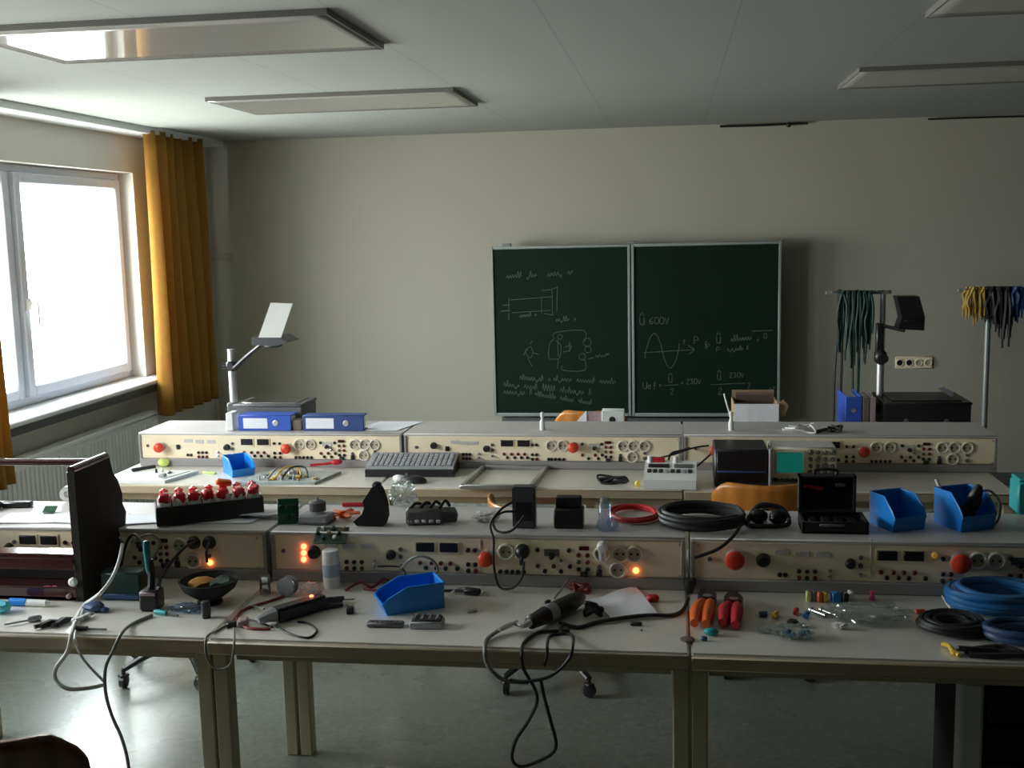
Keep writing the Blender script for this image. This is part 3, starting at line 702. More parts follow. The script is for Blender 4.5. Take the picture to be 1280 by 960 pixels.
# right one, black, on the desk
P0 = wy(1150, 515, 5.75); top_z = wy(1150, 499, 5.75).z
t = overhead('black overhead projector on the desk at the right, under the wall sockets', (P0.x, 5.75, DZ), 0, (.40, .34, top_z-DZ), wy(1101, 500, 5.75).x-P0.x, wy(1101, 412, 5.75).z-DZ, None, None, None, True)
la = lambda p: (p.x-P0.x, p.y-5.75, p.z-DZ)
q = la(wy(1102, 447, 5.75)); B().box((q[0], .034, q[2]), (.055, .07, .075), bev=.016).cyl((q[0], -.02, q[2]), (q[0], -.05, q[2]), .025).put('height_knob', 'black', t)
q2 = la(wy(1101, 412, 5.75)); q3 = la(wy(1130, 413, 5.75))
B().box((q2[0], .034, q2[2]-.05), (.034, .04, .16), bev=.006).tube([(q2[0], .034, q2[2]+.02), (q3[0], -.02, q3[2])], .009, smooth=0).put('arm', 'black', t)
c = [la(wy(x, y, 5.70)) for x, y in ((1123, 371), (1151, 371), (1158, 397), (1157, 414), (1124, 412), (1129, 398))]
B().prism([(q_[0], q_[2]) for q_ in c], -.02, .09, 'y').box((la(wy(1143, 402, 5.68))[0], -.03, la(wy(1143, 402, 5.68))[2]), (.07, .012, .008), bev=.002).put('projection_head', 'black', t)
c = [la(wy(x, y, 5.62)) for x, y in ((1178, 489), (1185, 487), (1199, 495), (1197, 501))]
B().prism([(q_[0], q_[2]) for q_ in c], -.03, .10, 'y').put('mirror_lid', 'alu', t)
q = wy(1068, 497, 5.70); 
def upright(name, label, cat, px0_, px1_, pyt, y, d_, mat, group=None, extra=None, rz=0.0):
    a, c = wy(px0_, pyt, y), wy(px1_, pyt, y)
    t = thing(name, label, cat, ((a.x+c.x)/2, y, DZ), rz, group); w_ = c.x-a.x; h_ = a.z-DZ
    return t, w_, h_
def binder_upright(label, px0_, px1_, pyt, y, mat):
    t, w_, h_ = upright('ring_binder', label, 'binder', px0_, px1_, pyt, y, .28, mat)
    B().box((0, .002, h_/2), (w_, .006, h_), bev=.003).box((-w_/2+.003, .14, h_/2), (.005, .28, h_), bev=.002).box((w_/2-.003, .14, h_/2), (.005, .28, h_), bev=.002).put('cover', mat, t)
    B().box((0, .145, h_/2-.008), (w_-.016, .25, h_-.02)).put('sheets', 'paper', t)
    B().lathe([(.012, 0), (.012, .002), (.008, .003), (.008, .001)], 16, (0, -.001, h_*.68), FR).put('finger_ring', 'chrome', t)
    return t, w_, h_
binder_upright('blue binder standing on the desk left of the black overhead projector', 1057, 1078, 496, 5.62, 'binder')
for (a, c, top, m_, lb) in ((1079, 1087, 497, 'book', 'thin brown book standing between blue binder and black projector'), (1088, 1095, 498, 'mauve', 'thin mauve book standing against the black overhead projector')):
    t, w_, h_ = upright('book', lb, 'book', a, c, top, 5.62, .2, m_, 'books beside the black projector')
    B().box((0, .0, h_/2), (w_, .006, h_), bev=.002).box((-w_/2+.0015, .1, h_/2), (.003, .2, h_)).box((w_/2-.0015, .1, h_/2), (.003, .2, h_)).put('cover', m_, t)
    B().box((0, .10, h_/2), (w_-.007, .18, h_-.012)).put('pages', 'paper', t)
# grey binder with finger hole, papers, cardboard box
t, w_, h_ = upright('ring_binder', 'pale grey binder with a dark finger hole standing below the chalkboard', 'binder', 752, 780, 513, 5.55, .28, 'grey')
B().box((0, 0, h_/2), (w_, .006, h_), bev=.002).box((0, .06, h_/2), (w_, .006, h_), bev=.002).put('cover', 'radiator', t)
B().box((0, .03, h_/2-.01), (w_-.01, .05, h_-.03)).put('sheets', 'paper', t)
B().lathe([(.016, 0), (.016, .003), (.012, .004), (.012, .0015), (0, .0015)], 18, (-.003, -.002, h_*.70), FR).put('finger_hole', 'black', t)
q = wy(722, 520, 5.6); g = B().sheet(((-.03, -.02), (.12, -.03), (.14, .0), (-.01, .02)), 0, .002)
t = thing('paper_sheet', 'white paper sheets propped in front of the orange chair at the board', 'paper', (wy(716, 520, 5.6).x, 5.6, DZ)); zt_ = wy(716, 514, 5.6).z-DZ
B().prism([(-.06, 0), (.065, zt_), (.07, zt_), (.07, 0)], -.002, .002, 'y').put('front_sheet', 'paper', t)
B().prism([(.06, 0), (.06, zt_), (.20, zt_-.005), (.21, 0)], .004, .007, 'y').put('rear_sheet', 'mauve', t)
a, c = wy(918, 505, 5.5), wy(973, 505, 5.5); w_ = c.x-a.x; h_ = a.z-DZ
t = thing('cardboard_box', 'open cardboard box with a white front below the right chalkboard panel', 'box', ((a.x+c.x)/2, 5.5, DZ)); th = .005; d_ = .24
B().box((0, d_, (h_+.035)/2), (w_, th, h_+.035)).box((-w_/2, d_/2, h_/2), (th, d_, h_)).box((w_/2, d_/2, h_/2), (th, d_, h_)).box((0, d_/2, .003), (w_, d_, th)).put('carton', 'cardboard', t)
B().box((0, 0, h_/2), (w_+.004, th, h_)).put('front_face', 'paper', t)
B().prism([(w_/2+.002, h_-.055), (w_/2+.004, h_), (w_/2+.025, h_+.018), (w_/2+.05, h_-.01), (w_/2+.03, h_-.07)], .02, .026, 'y').put('flap', 'cardboard', t)
B().box((0, d_-.06, h_+.005), (w_*.86, .02, .05), (.5, 0, 0)).put('lid_flap', 'book', t)
for (px_, top, bot, lb) in ((678, 515, 530, 'small white bottle on the back bench below the left chalkboard panel'), (914, 514, 530, 'small white bottle on the back bench left of the cardboard box')):
    q = wy(px_, bot, Y2+.10); s_ = wy(px_, top, Y2+.10).z-BZ
    t = thing('small_bottle', lb, 'bottle', (q.x, Y2+.10, BZ), 0, 'white bottles on the back bench')
    B().lathe([(.011, 0), (.012, .004), (.012, s_*.45), (.006, s_*.6), (.006, s_*.7)], 12).put('bottle_body', 'white', t)
    B().lathe([(.008, s_*.7), (.008, s_*.95), (.004, s_)], 12).put('cap', 'white', t)
tag(B().tube([wy(905, 492, 5.42), wy(909, 507, 5.42), wy(913, 522, 5.42), (wy(916, 530, 5.42).x, 5.42, DZ+.004)], .004, smooth=3).put('rod', 'white'), 'thin white rod leaning left of the cardboard box', 'rod')

# wall sockets
q = wy(1142, 453, YB); t = thing('wall_socket_strip', 'row of four wall sockets in a cream frame behind the black projector', 'socket', (q.x, YB, q.z), 0)
w_ = wy(1166, 453, YB).x-wy(1119, 453, YB).x
B().box((0, -.006, 0), (w_, .012, .082), bev=.005).put('frame', 'panel_beige', t)
for k in range(4):
    o = link('socket', m_sock(), t, (-w_/2+w_*(k+.5)/4, -.012, 0)); link('contact_plate', m_sock_in() if k > 1 else cached(('si2',), lambda: B().lathe([(.0195, 0), (.0195, .0015), (0, .0016)], 20, rot=FR).mesh('contact_plate', 'black')), o)

# lead racks
def rack(label, y, xr0, xr1, zr, xp, npegs):
    t = thing('lead_rack', label, 'rack', (xp, y, 0))
    B().box((xr0/2+xr1/2-xp, 0, zr), (xr1-xr0, .03, .022), bev=.003).put('crossbar', 'pole', t)
    B().cyl((0, .0, 0.03), (0, .0, zr), .016).put('pole', 'pole', t)
    B().box((0, 0, .02), (.40, .04, .03), bev=.008).box((0, 0, .02), (.04, .40, .03), bev=.008).put('foot', 'pole', t)
    for k in range(npegs):
        x = xr0+(xr1-xr0)*(k+.5)/npegs-xp
        B().cyl((x, -.01, zr+.004), (x, -.07, zr+.012), .004).put('peg', 'pole', t)
    return t
RY = 6.9
a, c = wy(1032, 366, RY), wy(1114, 366, RY); pz = a.z
rack('T-shaped lead rack with dark green test leads, right of the chalkboard', RY, a.x, c.x, pz, wy(1104, 366, RY).x, 6)
a2, c2 = wy(1197, 363, RY-.3), wy(1300, 363, RY-.3)
rack('T-shaped lead rack at the right edge with yellow and dark leads', RY-.3, a2.x, c2.x, a2.z, wy(1235, 400, RY-.3).x, 8)
def lead(px_, pyt, pyb, y, mat, label, grp, seed, wid=4, r_=.0045, both=True):
    rnd = random.Random(seed); T_ = wy(px_, pyt, y); x = T_.x; zb_ = wy(px_, pyb, y).z; zt_ = T_.z; L_ = zt_-zb_
    g = B(); w1 = rnd.uniform(.008, .02)
    pts = [(x-w1, y, zb_), (x-w1*1.2+rnd.uniform(-.01, .01), y-.005, zb_+L_*.35), (x-w1*.6+rnd.uniform(-.01, .01), y, zb_+L_*.7), (x-.006, y, zt_-.01), (x, y-.012, zt_+.010), (x+.006, y, zt_-.01),
           (x+w1*.7+rnd.uniform(-.01, .01), y-.004, zb_+L_*.65), (x+w1, y, zb_+L_*rnd.uniform(.0, .3))]
    g.tube(pts, r_, seg=6, smooth=5)
    o = tag(g.put('test_lead', mat), label, 'cable', grp)
    for e_ in (pts[0], pts[-1]):
        p = B().cyl(e_, (e_[0], e_[1], e_[2]-.05), .0065, .005, 8).put('plug', mat, o)
    return o
LB = 'dark green test lead hanging in the bunch on the rack beside the chalkboard'
for i in range(18):
    px_ = 1049+i*2.3; lead(px_, 366, (520, 430, 415, 430, 410, 440, 425, 412, 450, 420, 500, 430, 415, 460, 410, 425, 445, 420)[i], RY-.03-.012*(i % 3), 'lead_green' if i % 3 else 'lead_black', LB, 'dark green leads on the rack', 20+i, r_=.0075)
for i in range(7):
    lead(1208+i*4.2, 362, (385, 388, 386, 396, 392, 384, 388)[i], RY-.33-.012*(i % 3), 'lead_yellow', 'short yellow test lead on the right-hand lead rack', 'yellow leads on the rack', 40+i, r_=.009)
for i in range(14):
    lead(1233+i*3.3, 362, (385, 392, 388, 398, 394, 404, 410, 400, 424, 400, 395, 385, 390, 392)[i], RY-.33-.012*(i % 3), 'lead_black' if i < 10 else 'lead_blue', 'black test lead on the right-hand lead rack, beside the yellow leads' if i < 10 else 'dark blue test lead at the right edge of the photo',
         'black leads on the rack' if i < 10 else 'blue leads on the rack', 60+i, r_=.012)
# ------------------------------------------------------------------ helpers for loose things
def at(px, py, z=TZ): p = on(px, py, z); return (p.x, p.y, z)
def solo(b, name, mat, label, cat, loc_=(0, 0, 0), rot=(0, 0, 0), group=None): return tag(b.put(name, mat, None, loc_, rot), label, cat, group)
def cable(label, pts, r_, mat, cat='cable', name='cable', group=None, smooth=6):
    P = []
    for q in pts:
        x, y, k = q[:3]
        if k == 't': p = on(x, y, TZ+r_+(q[3] if len(q) > 3 else 0))
        elif k == 'b': p = on(x, y, BZ+r_+(q[3] if len(q) > 3 else 0))
        elif k == 'f': p = on(x, y, r_)
        else: p = wy(x, y, k)
        P.append(p)
    return solo(B().tube(P, r_, seg=8, smooth=smooth), name, mat, label, cat, group=group)
def coil(loc_, rx, ry, r_, turns, label, mat, seed, name='cable_coil', lift=.9, cat='cable', wob=.05, rz=0.0, group=None, inner=.86):
    rnd = random.Random(seed); pts = []; n = turns*12
    for i in range(n):
        a = 2*PI*i/12; k = i/12; j = 1+wob*math.sin(k*2.4+seed)+rnd.uniform(-wob, wob)*.25
        lay = (k % 3)/3
        pts.append((rx*j*(inner+(1-inner)*lay)*math.cos(a), ry*j*(inner+(1-inner)*lay)*math.sin(a), r_+lift*r_*k*.55+r_*.4*math.sin(a*1.5+seed)+r_*.4))
    t = B().tube(pts, r_, seg=7, smooth=3)
    return solo(t, name, mat, label, cat, loc_, (0, 0, rz), group)
def stack_bin(label, loc_, rotz, w_, d_, h_, rot=None):
    # open-fronted stacking bin, opening towards local -Y
    t = thing('storage_bin', label, 'bin', loc_, rotz, 'blue storage bins'); th = .004
    if rot: t.rotation_euler = rot
    prof = [(d_/2, 0), (d_/2, h_), (-d_*.10, h_), (-d_*.42, h_*.62), (-d_/2, h_*.42), (-d_*.44, 0)]
    B().prism(prof, -w_/2, -w_/2+th, 'x').prism(prof, w_/2-th, w_/2, 'x').box((0, d_/2-th/2, h_/2), (w_-2*th, th, h_)).box((0, .03*d_, th/2), (w_-2*th, d_*.94-2*th, th)).prism([(-d_*.44, 0), (-d_/2, h_*.42), (-d_/2+th, h_*.42), (-d_*.44+th, 0)], -w_/2+th, w_/2-th, 'x').put('bin_shell', 'blue', t, smooth=False)
    rim = B().tube([(-w_/2, d_/2, h_), (-w_/2, -d_*.10, h_), (-w_/2, -d_*.42, h_*.62), (-w_/2, -d_/2, h_*.42), (w_/2, -d_/2, h_*.42), (w_/2, -d_*.42, h_*.62), (w_/2, -d_*.10, h_), (w_/2, d_/2, h_)], .0035, smooth=0, seg=6).tube([(-w_/2, d_/2, h_), (w_/2, d_/2, h_)], .0035, smooth=0, seg=6)
    rim.put('rim', 'blue', t)
    B().box((0, d_/2+.003, h_*.8), (w_*.5, .006, h_*.12), bev=.002).put('hanging_lip', 'blue', t)
    return t
def board_parts(b_list, t, w_, d_, z, n, seed, mats):
    rnd = random.Random(seed)
    for i in range(n):
        x, y = rnd.uniform(-.44, .44)*w_, rnd.uniform(-.42, .42)*d_; k = rnd.choice('bccx'); m_ = rnd.choice(mats)
        if k == 'b': g = B().box((x, y, z+.006), (rnd.uniform(.012, .03), rnd.uniform(.01, .02), .012), bev=.002)
        elif k == 'c': g = B().cyl((x, y, z), (x, y, z+rnd.uniform(.01, .022)), rnd.uniform(.004, .008))
        else: g = B().box((x, y, z+.003), (rnd.uniform(.02, .04), .008, .006), (0, 0, rnd.uniform(0, 3)), bev=.001)
        g.put('electronic_component', m_, t)

# ------------------------------------------------------------------ back row: on top of the power units
def binder_lying(label, pxa, pxb, pya, pyb, mat, lab_frac, dp):
    yb = Y2+.05; a, c = wy(pxa, pyb, yb), wy(pxb, pyb, yb); w_ = c.x-a.x; h_ = max(.05, wy(pxa, pya, yb).z-BZ)
    t = thing('ring_binder', label, 'binder', ((a.x+c.x)/2, yb, BZ), 0, 'blue binders lying on the back row')
    B().box((0, .003, h_/2), (w_, .006, h_), bev=.003).box((0, dp/2, .003), (w_, dp, .005), bev=.002).box((0, dp/2, h_-.003), (w_, dp, .005), bev=.002).put('cover', mat, t)
    B().box((0, dp/2+.002, h_/2), (w_-.02, dp-.008, h_-.018), bev=.004).put('sheets', 'paper', t)
    B().box((lab_frac*w_, -.001, h_*.48), (w_*.46, .002, h_*.66), bev=.0008).put('spine_label', 'paper', t)
    B().lathe([(.014, 0), (.014, .002), (.009, .003), (.009, .0015), (0, .0015)], 18, (w_*.21, -.001, h_*.5), FR).put('finger_ring', 'alu', t)
    return t
binder_lying('bright blue binder lying spine out on the back row, nearest the window', 298, 364, 519, 537, 'binder', -.17, .10)
binder_lying('dark blue binder lying spine out on the back row, right of the brighter one', 379, 455, 519, 537, 'binder_dark', -.22, .07)
q = wy(371, 530, Y2+.06); solo(B().box((0, .04, .024), (.045, .08, .048), bev=.004), 'small_box', 'book', 'small brown box wedged between the two lying blue binders', 'box', (q.x, Y2+.06, BZ))
q = wy(290, 530, Y2+.04); solo(B().box((0, .04, .042), (.034, .08, .084), bev=.004), 'small_carton', 'white', 'small white carton standing left of the bright blue binder', 'box', (q.x-.012, Y2+.04, BZ))
a = at(488, 533, BZ); solo(B().sheet(((-.13, -.11), (.08, -.11), (.15, .12), (-.06, .12)), 0, .0015, .002), 'paper_sheet', 'paper', 'white paper sheet on the back row right of the dark blue binder', 'paper', (a[0]-.02, Y2+.17, BZ+.0005))
g = B(); rnd = random.Random(5)
def crumple(rad, sub=4, seed=0, amp=.35, freq=2.2, loc_=(0, 0, 0)):
    g = B(); r = bmesh.ops.create_icosphere(g.bm, subdivisions=sub, radius=1.0)
    for v in r['verts']:
        p = v.co.copy(); o = Vector((seed*5.3, seed*2.1, seed*1.3))
        k = 1+amp*mnoise.noise(p*freq+o)-.45*abs(mnoise.noise(p*freq*2.3+o))+.30*mnoise.noise(p*freq*4+o)
        v.co = Vector((p.x*rad[0]*k, p.y*rad[1]*k, max(-rad[2]*.92, p.z*rad[2]*k)))+Vector(loc_)
    return g
def tangle(cx, cy, z, w_, d_, h_, n, r_, seed):
    g = B(); rnd = random.Random(seed)
    pts = [(rnd.uniform(-w_, w_)/2, rnd.uniform(-d_, d_)/2, z+r_+rnd.random()**2*h_) for _ in range(n)]
    return g.tube(pts, r_, seg=6, smooth=6)
q = wy(1000, 552, Y2+.08); solo(tangle(0, 0, 0, .14, .10, .03, 18, .004, 3), 'test_lead', 'cable_white', 'white cable heap on the power unit above the oscilloscope', 'cable', (q.x, Y2+.06, BZ))
q = wy(1028, 552, Y2+.08); solo(tangle(0, 0, 0, .14, .10, .03, 16, .004, 4), 'test_lead', 'rubber', 'black cable heap on the power unit above the oscilloscope', 'cable', (q.x+.02, Y2+.07, BZ))

# ------------------------------------------------------------------ back row: on the worktop
p0, p1 = at(148, 607), at(250, 590)
t = thing('trainer_board', 'white trainer board with tools on it at the window end of the second row', 'board', at(192, 598), R(2))
w_, d_ = .33, .20
B().prism([(-w_/2, -d_/2), (w_/2-.07, -d_/2), (w_/2, d_/2), (-w_/2+.02, d_/2)], 0, .014, 'z').put('base_plate', 'white', t, smooth=False)
B().prism([(-w_/2+.02, -d_/2+.02), (w_/2-.09, -d_/2+.02), (w_/2-.03, d_/2-.02), (-w_/2+.03, d_/2-.02)], .014, .017, 'z').put('printed_plate', 'radiator', t, smooth=False)
board_parts(None, t, w_*.7, d_*.7, .017, 7, 6, ['black', 'grey', 'white', 'dgrey'])
q = at(205, 583); solo(B().sphere((0, 0, .02), (.03, .022, .02), 2, .2, 3), 'sponge', 'lime', 'small yellow-green sponge behind the white trainer board', 'sponge', q)
q = at(180, 592); solo(B().box((0, 0, .008), (.11, .018, .016), (0, 0, .8), bev=.004), 'hand_tool', 'black', 'small black tool lying on the white trainer board', 'tool', (q[0], q[1], TZ+.017))
stack_bin('small blue storage bin on the second row near the window', at(299, 592), R(38), .10, .15, .075)
q = at(262, 592); solo(B().box((0, 0, .004), (.075, .018, .008), (0, 0, -.35), bev=.003), 'strip', 'lime', 'yellow-green strip on the worktop left of the small blue bin', 'strip', q)
t = thing('circuit_assembly', 'flat grey circuit assembly with coloured wires on the second row', 'board', at(362, 599), R(3)); w_, d_ = .40, .22
B().prism([(-w_/2, -d_/2), (w_/2-.06, -d_/2), (w_/2, d_/2), (-w_/2+.05, d_/2)], 0, .012, 'z').put('base_plate', 'pcb_grey', t, smooth=False)
board_parts(None, t, w_*.8, d_*.8, .012, 30, 11, ['dgreen', 'alu', 'grey', 'yellow', 'dgrey', 'white', 'cardboard'])
for k, m_ in enumerate(('cable_grey', 'yellow', 'lead_green')):
    B().tube([(-.08+.03*k, -.05, .014), (-.05+.03*k, .0, .05), (.0+.03*k, .03, .045), (.03+.03*k, -.03, .016)], .004).put('wire', m_, t)
q = at(408, 588); solo(B().tube([(-.07, -.012, .008), (0, 0, .01), (.03, .005, .012)], .006).sphere((.045, .008, .014), (.028, .014, .013), 2), 'screwdriver', 'redmat', 'red-handled screwdriver on the grey circuit assembly', 'screwdriver', (q[0], q[1], TZ+.02), (0, 0, .2))
# keyboard
t = thing('keyboard', 'grey computer keyboard tilted on a black tray, second row', 'keyboard', at(516, 591), R(2)); w_, d_ = .385, .17
B().prism([(-d_/2, 0), (-d_/2, .030), (d_/2, .058), (d_/2, .0)], -w_/2, w_/2, 'x').put('tray', 'black', t, smooth=False)
B().prism([(-d_/2+.01, .030), (-d_/2+.01, .043), (d_/2, .074), (d_/2, .057)], -w_/2, w_/2, 'x').put('keyboard_case', 'grey', t, smooth=False)
g = B(); sl = math.atan2(.032, d_-.01)
for r_ in range(5):
    for k in range(16):
        y = -d_/2+.030+r_*.026; x = -w_/2+.022+k*.0228
        g.box((x, y, .046+(y+d_/2-.01)*math.tan(sl)), (.019, .021, .007), (sl, 0, 0), bev=.002)
g.put('key', MT['grey'], t)['kind'] = 'stuff'
q = at(517, 603); t = thing('computer_mouse', 'black computer mouse in front of the keyboard tray', 'mouse', q, R(80))
B().sphere((0, 0, .006), (.035, .06, .026), 3).box((0, 0, .004), (.05, .09, .008), bev=.004).put('shell', 'black', t); B().cyl((-.004, .03, .032), (.004, .03, .032), .007).put('scroll_wheel', 'dgrey', t)
q = at(499, 602); solo(B().sphere((0, 0, .015), (.028, .02, .016), 2, .15, 4), 'adhesive_roll', 'white', 'small shiny white lump left of the black mouse', 'lump', q)
# metal frame
c = [at(*q) for q in ((578, 611), (664, 611), (683, 587), (604, 586))]
cx, cy = sum(q[0] for q in c)/4, sum(q[1] for q in c)/4
t = thing('picture_mount', 'empty rectangular grey metal frame lying flat on the second row', 'frame', (cx, cy, TZ))
cc = [Vector((q[0]-cx, q[1]-cy, 0)) for q in c]
for i in range(4):
    a, b_ = cc[i], cc[(i+1) % 4]; d = b_-a; ang = math.atan2(d.y, d.x)
    B().box(((a+b_)/2+Vector((0, 0, .009))), (d.length+.018, .020, .018), (0, 0, ang), bev=.003).put('rail', 'steel', t)
solo(tangle(0, 0, 0, .15, .07, .03, 22, .005, 9), 'test_lead', 'rubber', 'black cable bundle on the second row left of the white device', 'cable', at(766, 603))
q = at(797, 608); solo(B().sphere((0, 0, .012), (.012, .016, .014), 2, .3, 2), 'wire_nut', 'yellow', 'small yellow connector beside the black cable bundle', 'connector', q)
# white device
t = thing('measuring_device', 'white measuring device with black display strips on the second row', 'device', at(838, 606), R(-2)); w_, d_ = .21, .16
B().prism([(-d_/2, 0), (-d_/2, .038), (-d_/2+.02, .045), (d_/2, .085), (d_/2, 0)], -w_/2, w_/2, 'x').put('case', 'white', t, smooth=False)
sl = math.atan2(.040, d_-.02)
def onslope(x, y, s_, th=.003): return B().box((x, y, .045+(y+d_/2-.02)*math.tan(sl)+th/2), (s_[0], s_[1], th), (sl, 0, 0), bev=.001)
onslope(-.048, .03, (.085, .03)).put('display', 'display', t); onslope(.052, .03, (.075, .03)).put('display', 'dgrey', t)
for k in range(8): onslope(-.085+k*.0235, -.012, (.016, .03)).put('push_button', 'black' if k not in (3, 6) else 'grey', t)
for x in (-.085, .02): B().cyl((x, .065, .075), (x, .065, .105), .011).put('terminal_post', 'white', t)
B().box((-.06, .068, .09), (.07, .02, .02), bev=.003).put('connector', 'redmat', t)
# dark case
a, c = at(893, 609), at(960, 609); w_ = c[0]-a[0]; yf = a[1]; h_ = wy(893, 562, yf).z-TZ
t = thing('instrument_case', 'dark glossy instrument case between white device and oscilloscope', 'case', ((a[0]+c[0])/2, yf, TZ))
B().box((0, .11, h_/2), (w_, .22, h_), bev=.006).put('case_body', 'black', t); B().box((0, -.002, h_*.55), (w_-.02, .006, h_*.8), bev=.002).put('front_window', 'display', t)
B().box((0, -.004, h_*.42), (w_-.02, .006, .008), bev=.002).put('front_bar', 'navy', t); B().box((w_/2+.006, -.006, h_/2+.003), (.010, .02, h_+.004), bev=.003).put('side_rail', 'grey', t)
# oscilloscope
a, c = at(963, 604), at(1046, 604); w_ = c[0]-a[0]; yf = a[1]+.02; h_ = wy(963, 559, yf).z-TZ
t = thing('oscilloscope', 'beige oscilloscope with a teal screen on the second row', 'oscilloscope', ((a[0]+c[0])/2, yf, TZ))
B().box((0, .075, h_/2+.008), (w_, .15, h_-.016), bev=.006).put('cabinet', 'housing', t)
B().box((0, -.003, h_/2+.008), (w_-.008, .010, h_-.024), bev=.003).put('face_plate', 'panel_beige', t)
s0, s1 = wy(971, 565, yf), wy(1003, 590, yf); X0 = (a[0]+c[0])/2
sx0, sx1, sz0, sz1 = s0.x-X0, s1.x-X0, s1.z-TZ, s0.z-TZ
B().box(((sx0+sx1)/2, -.009, (sz0+sz1)/2), (sx1-sx0, .004, sz1-sz0), bev=.001).put('screen', 'screen', t)
g = B(); e = .006
for (x, z, ww, hh) in (((sx0+sx1)/2, sz1+e/2, sx1-sx0+2*e, e), ((sx0+sx1)/2, sz0-e/2, sx1-sx0+2*e, e), (sx0-e/2, (sz0+sz1)/2, e, sz1-sz0), (sx1+e/2, (sz0+sz1)/2, e, sz1-sz0)): g.box((x, -.012, z), (ww, .012, hh), bev=.002)
g.put('screen_bezel', 'radiator', t)
rnd = random.Random(2)
for r_ in range(4):
    for k in range(4):
        x, z = sx1+.030+k*.029, sz0+.000+r_*.028
        if x < w_/2-.012: link('knob', m_knob(.0075 if (r_+k) % 3 else .010, 'dgrey'), t, (x, -.008, z))
for k in range(5): B().box((sx0+.008+k*.022, -.011, sz0-.022), (.012, .008, .008), bev=.002).put('push_button', 'radiator', t)
for x in (-w_/2+.03, w_/2-.03): B().lathe([(.012, 0), (.010, .016)], 12, (x, .04, 0)).put('foot', 'black', t)
# wires over the back units
cable('dark red wire from the white device up to the back panel', [(835, 585, 4.62), (838, 568, 4.66), (852, 563, 4.72), (862, 560, 4.78)], .0045, 'lead_black')
cable('black wire from the dark case across to the middle back unit', [(822, 573, 4.66), (842, 568, 4.70), (866, 560, 4.76), (886, 557, 4.78)], .004, 'rubber')
cable('brown lead drooping from the back panel beside the white device', [(852, 580, 4.62), (858, 590, 4.60), (872, 582, 4.62), (888, 568, 4.74)], .004, 'rubber')

# ------------------------------------------------------------------ front row: on top of the power units
for i, (px_, py_, w_, d_, rz, lb) in enumerate(((40, 648, .20, .13, .1, 'white paper sheet on the front power unit, behind the wooden cabinet at the left edge'), (110, 648, .20, .14, -.1, 'white paper sheet behind the wooden cabinet, right of the green chip'), (170, 650, .16, .12, .25, 'white paper sheet left of the black tray of packets'))):
    q = at(px_, py_, BZ); solo(B().sheet(((-w_/2, -d_/2), (w_/2, -d_/2), (w_/2+.01, d_/2), (-w_/2, d_/2)), 0, .001, .004, i), 'paper_sheet', 'paper', lb, 'paper', (q[0], q[1], BZ+.0004*(i+1)), (0, 0, rz))
q = at(22, 634, BZ); solo(B().box((0, 0, .01), (.10, .03, .02), bev=.004).box((-.07, -.03, .012), (.05, .05, .022), bev=.005), 'cable_connector', 'black', 'black connector at the left edge on the front power unit', 'connector', q, (0, 0, .1))
q = at(63, 642, BZ); t = thing('circuit_module', 'small green circuit module on paper behind the wooden cabinet', 'module', (q[0], q[1], BZ+.003), .1)
B().box((0, 0, .012), (.042, .03, .004), (.5, 0, 0), bev=.001).put('circuit_board', 'green', t); B().box((0, -.012, .003), (.03, .012, .006), bev=.001).put('header', 'dgrey', t)
q = at(86, 626, BZ); t = thing('tape_roll', 'small white round roll standing behind the wooden cabinet', 'roll', q, .2); B().lathe([(.012, -.012), (.026, -.012), (.026, .012), (.012, .012), (.012, -.012)], 22, (0, 0, .026), (PI/2, 0, 0)).put('tape', 'white', t)
# black tray with red/white packets
a, c = at(188, 660, BZ), at(321, 646, BZ); dx = c[0]-a[0]; 
t = thing('black_tray', 'long black tray filled with red and white packets, front row left', 'tray', ((a[0]+c[0])/2, (a[1]+c[1])/2+.045, BZ+.004), math.atan2(c[1]-a[1], c[0]-a[0])); L_ = math.hypot(dx, c[1]-a[1]); d_ = .10; h_ = .06
B().box((0, -d_/2, h_/2), (L_, .004, h_), bev=.001).box((0, d_/2, h_/2), (L_, .004, h_), bev=.001).box((-L_/2, 0, h_/2), (.004, d_, h_), bev=.001).box((L_/2, 0, h_/2), (.004, d_, h_), bev=.001).box((0, 0, .002), (L_, d_, .004)).put('tray_shell', 'black', t)
M4 = Matrix.Translation(t.location) @ Euler((0, 0, t.rotation_euler.z)).to_matrix().to_4x4()
rnd = random.Random(8)
nmp = ('leftmost', 'second from the left', 'third from the left', 'fourth from the left', 'fifth from the left', 'sixth from the left', 'seventh from the left')
for k in range(7):
    w0 = M4 @ Vector((-L_/2+.025+k*(L_-.05)/6, 0, .012))
    o = thing('packet', 'red and white packet in the black tray, %s of seven' % nmp[k], 'packet', w0, t.rotation_euler.z+rnd.uniform(-.15, .15), 'packets in the black tray')
    B().sphere((0, 0, .042), (.022, .042, .042), 2, .3, k).put('wrapper', 'white', o)
    B().box((rnd.uniform(-.004, .004), -.016, .066), (.033, .040, .034), (rnd.uniform(-.3, .3), rnd.uniform(-.3, .3), rnd.uniform(-.4, .4)), bev=.007).sphere((0, .022, .078), (.016, .018, .014), 1).put('printed_band', 'packet_red', o)
w0 = M4 @ Vector((.05, .02, .105)); solo(B().box((0, 0, 0), (.05, .025, .018), (.2, .2, .5), bev=.005), 'clip', 'orange', 'small orange-brown clip lying on the packets in the black tray', 'clip', w0)
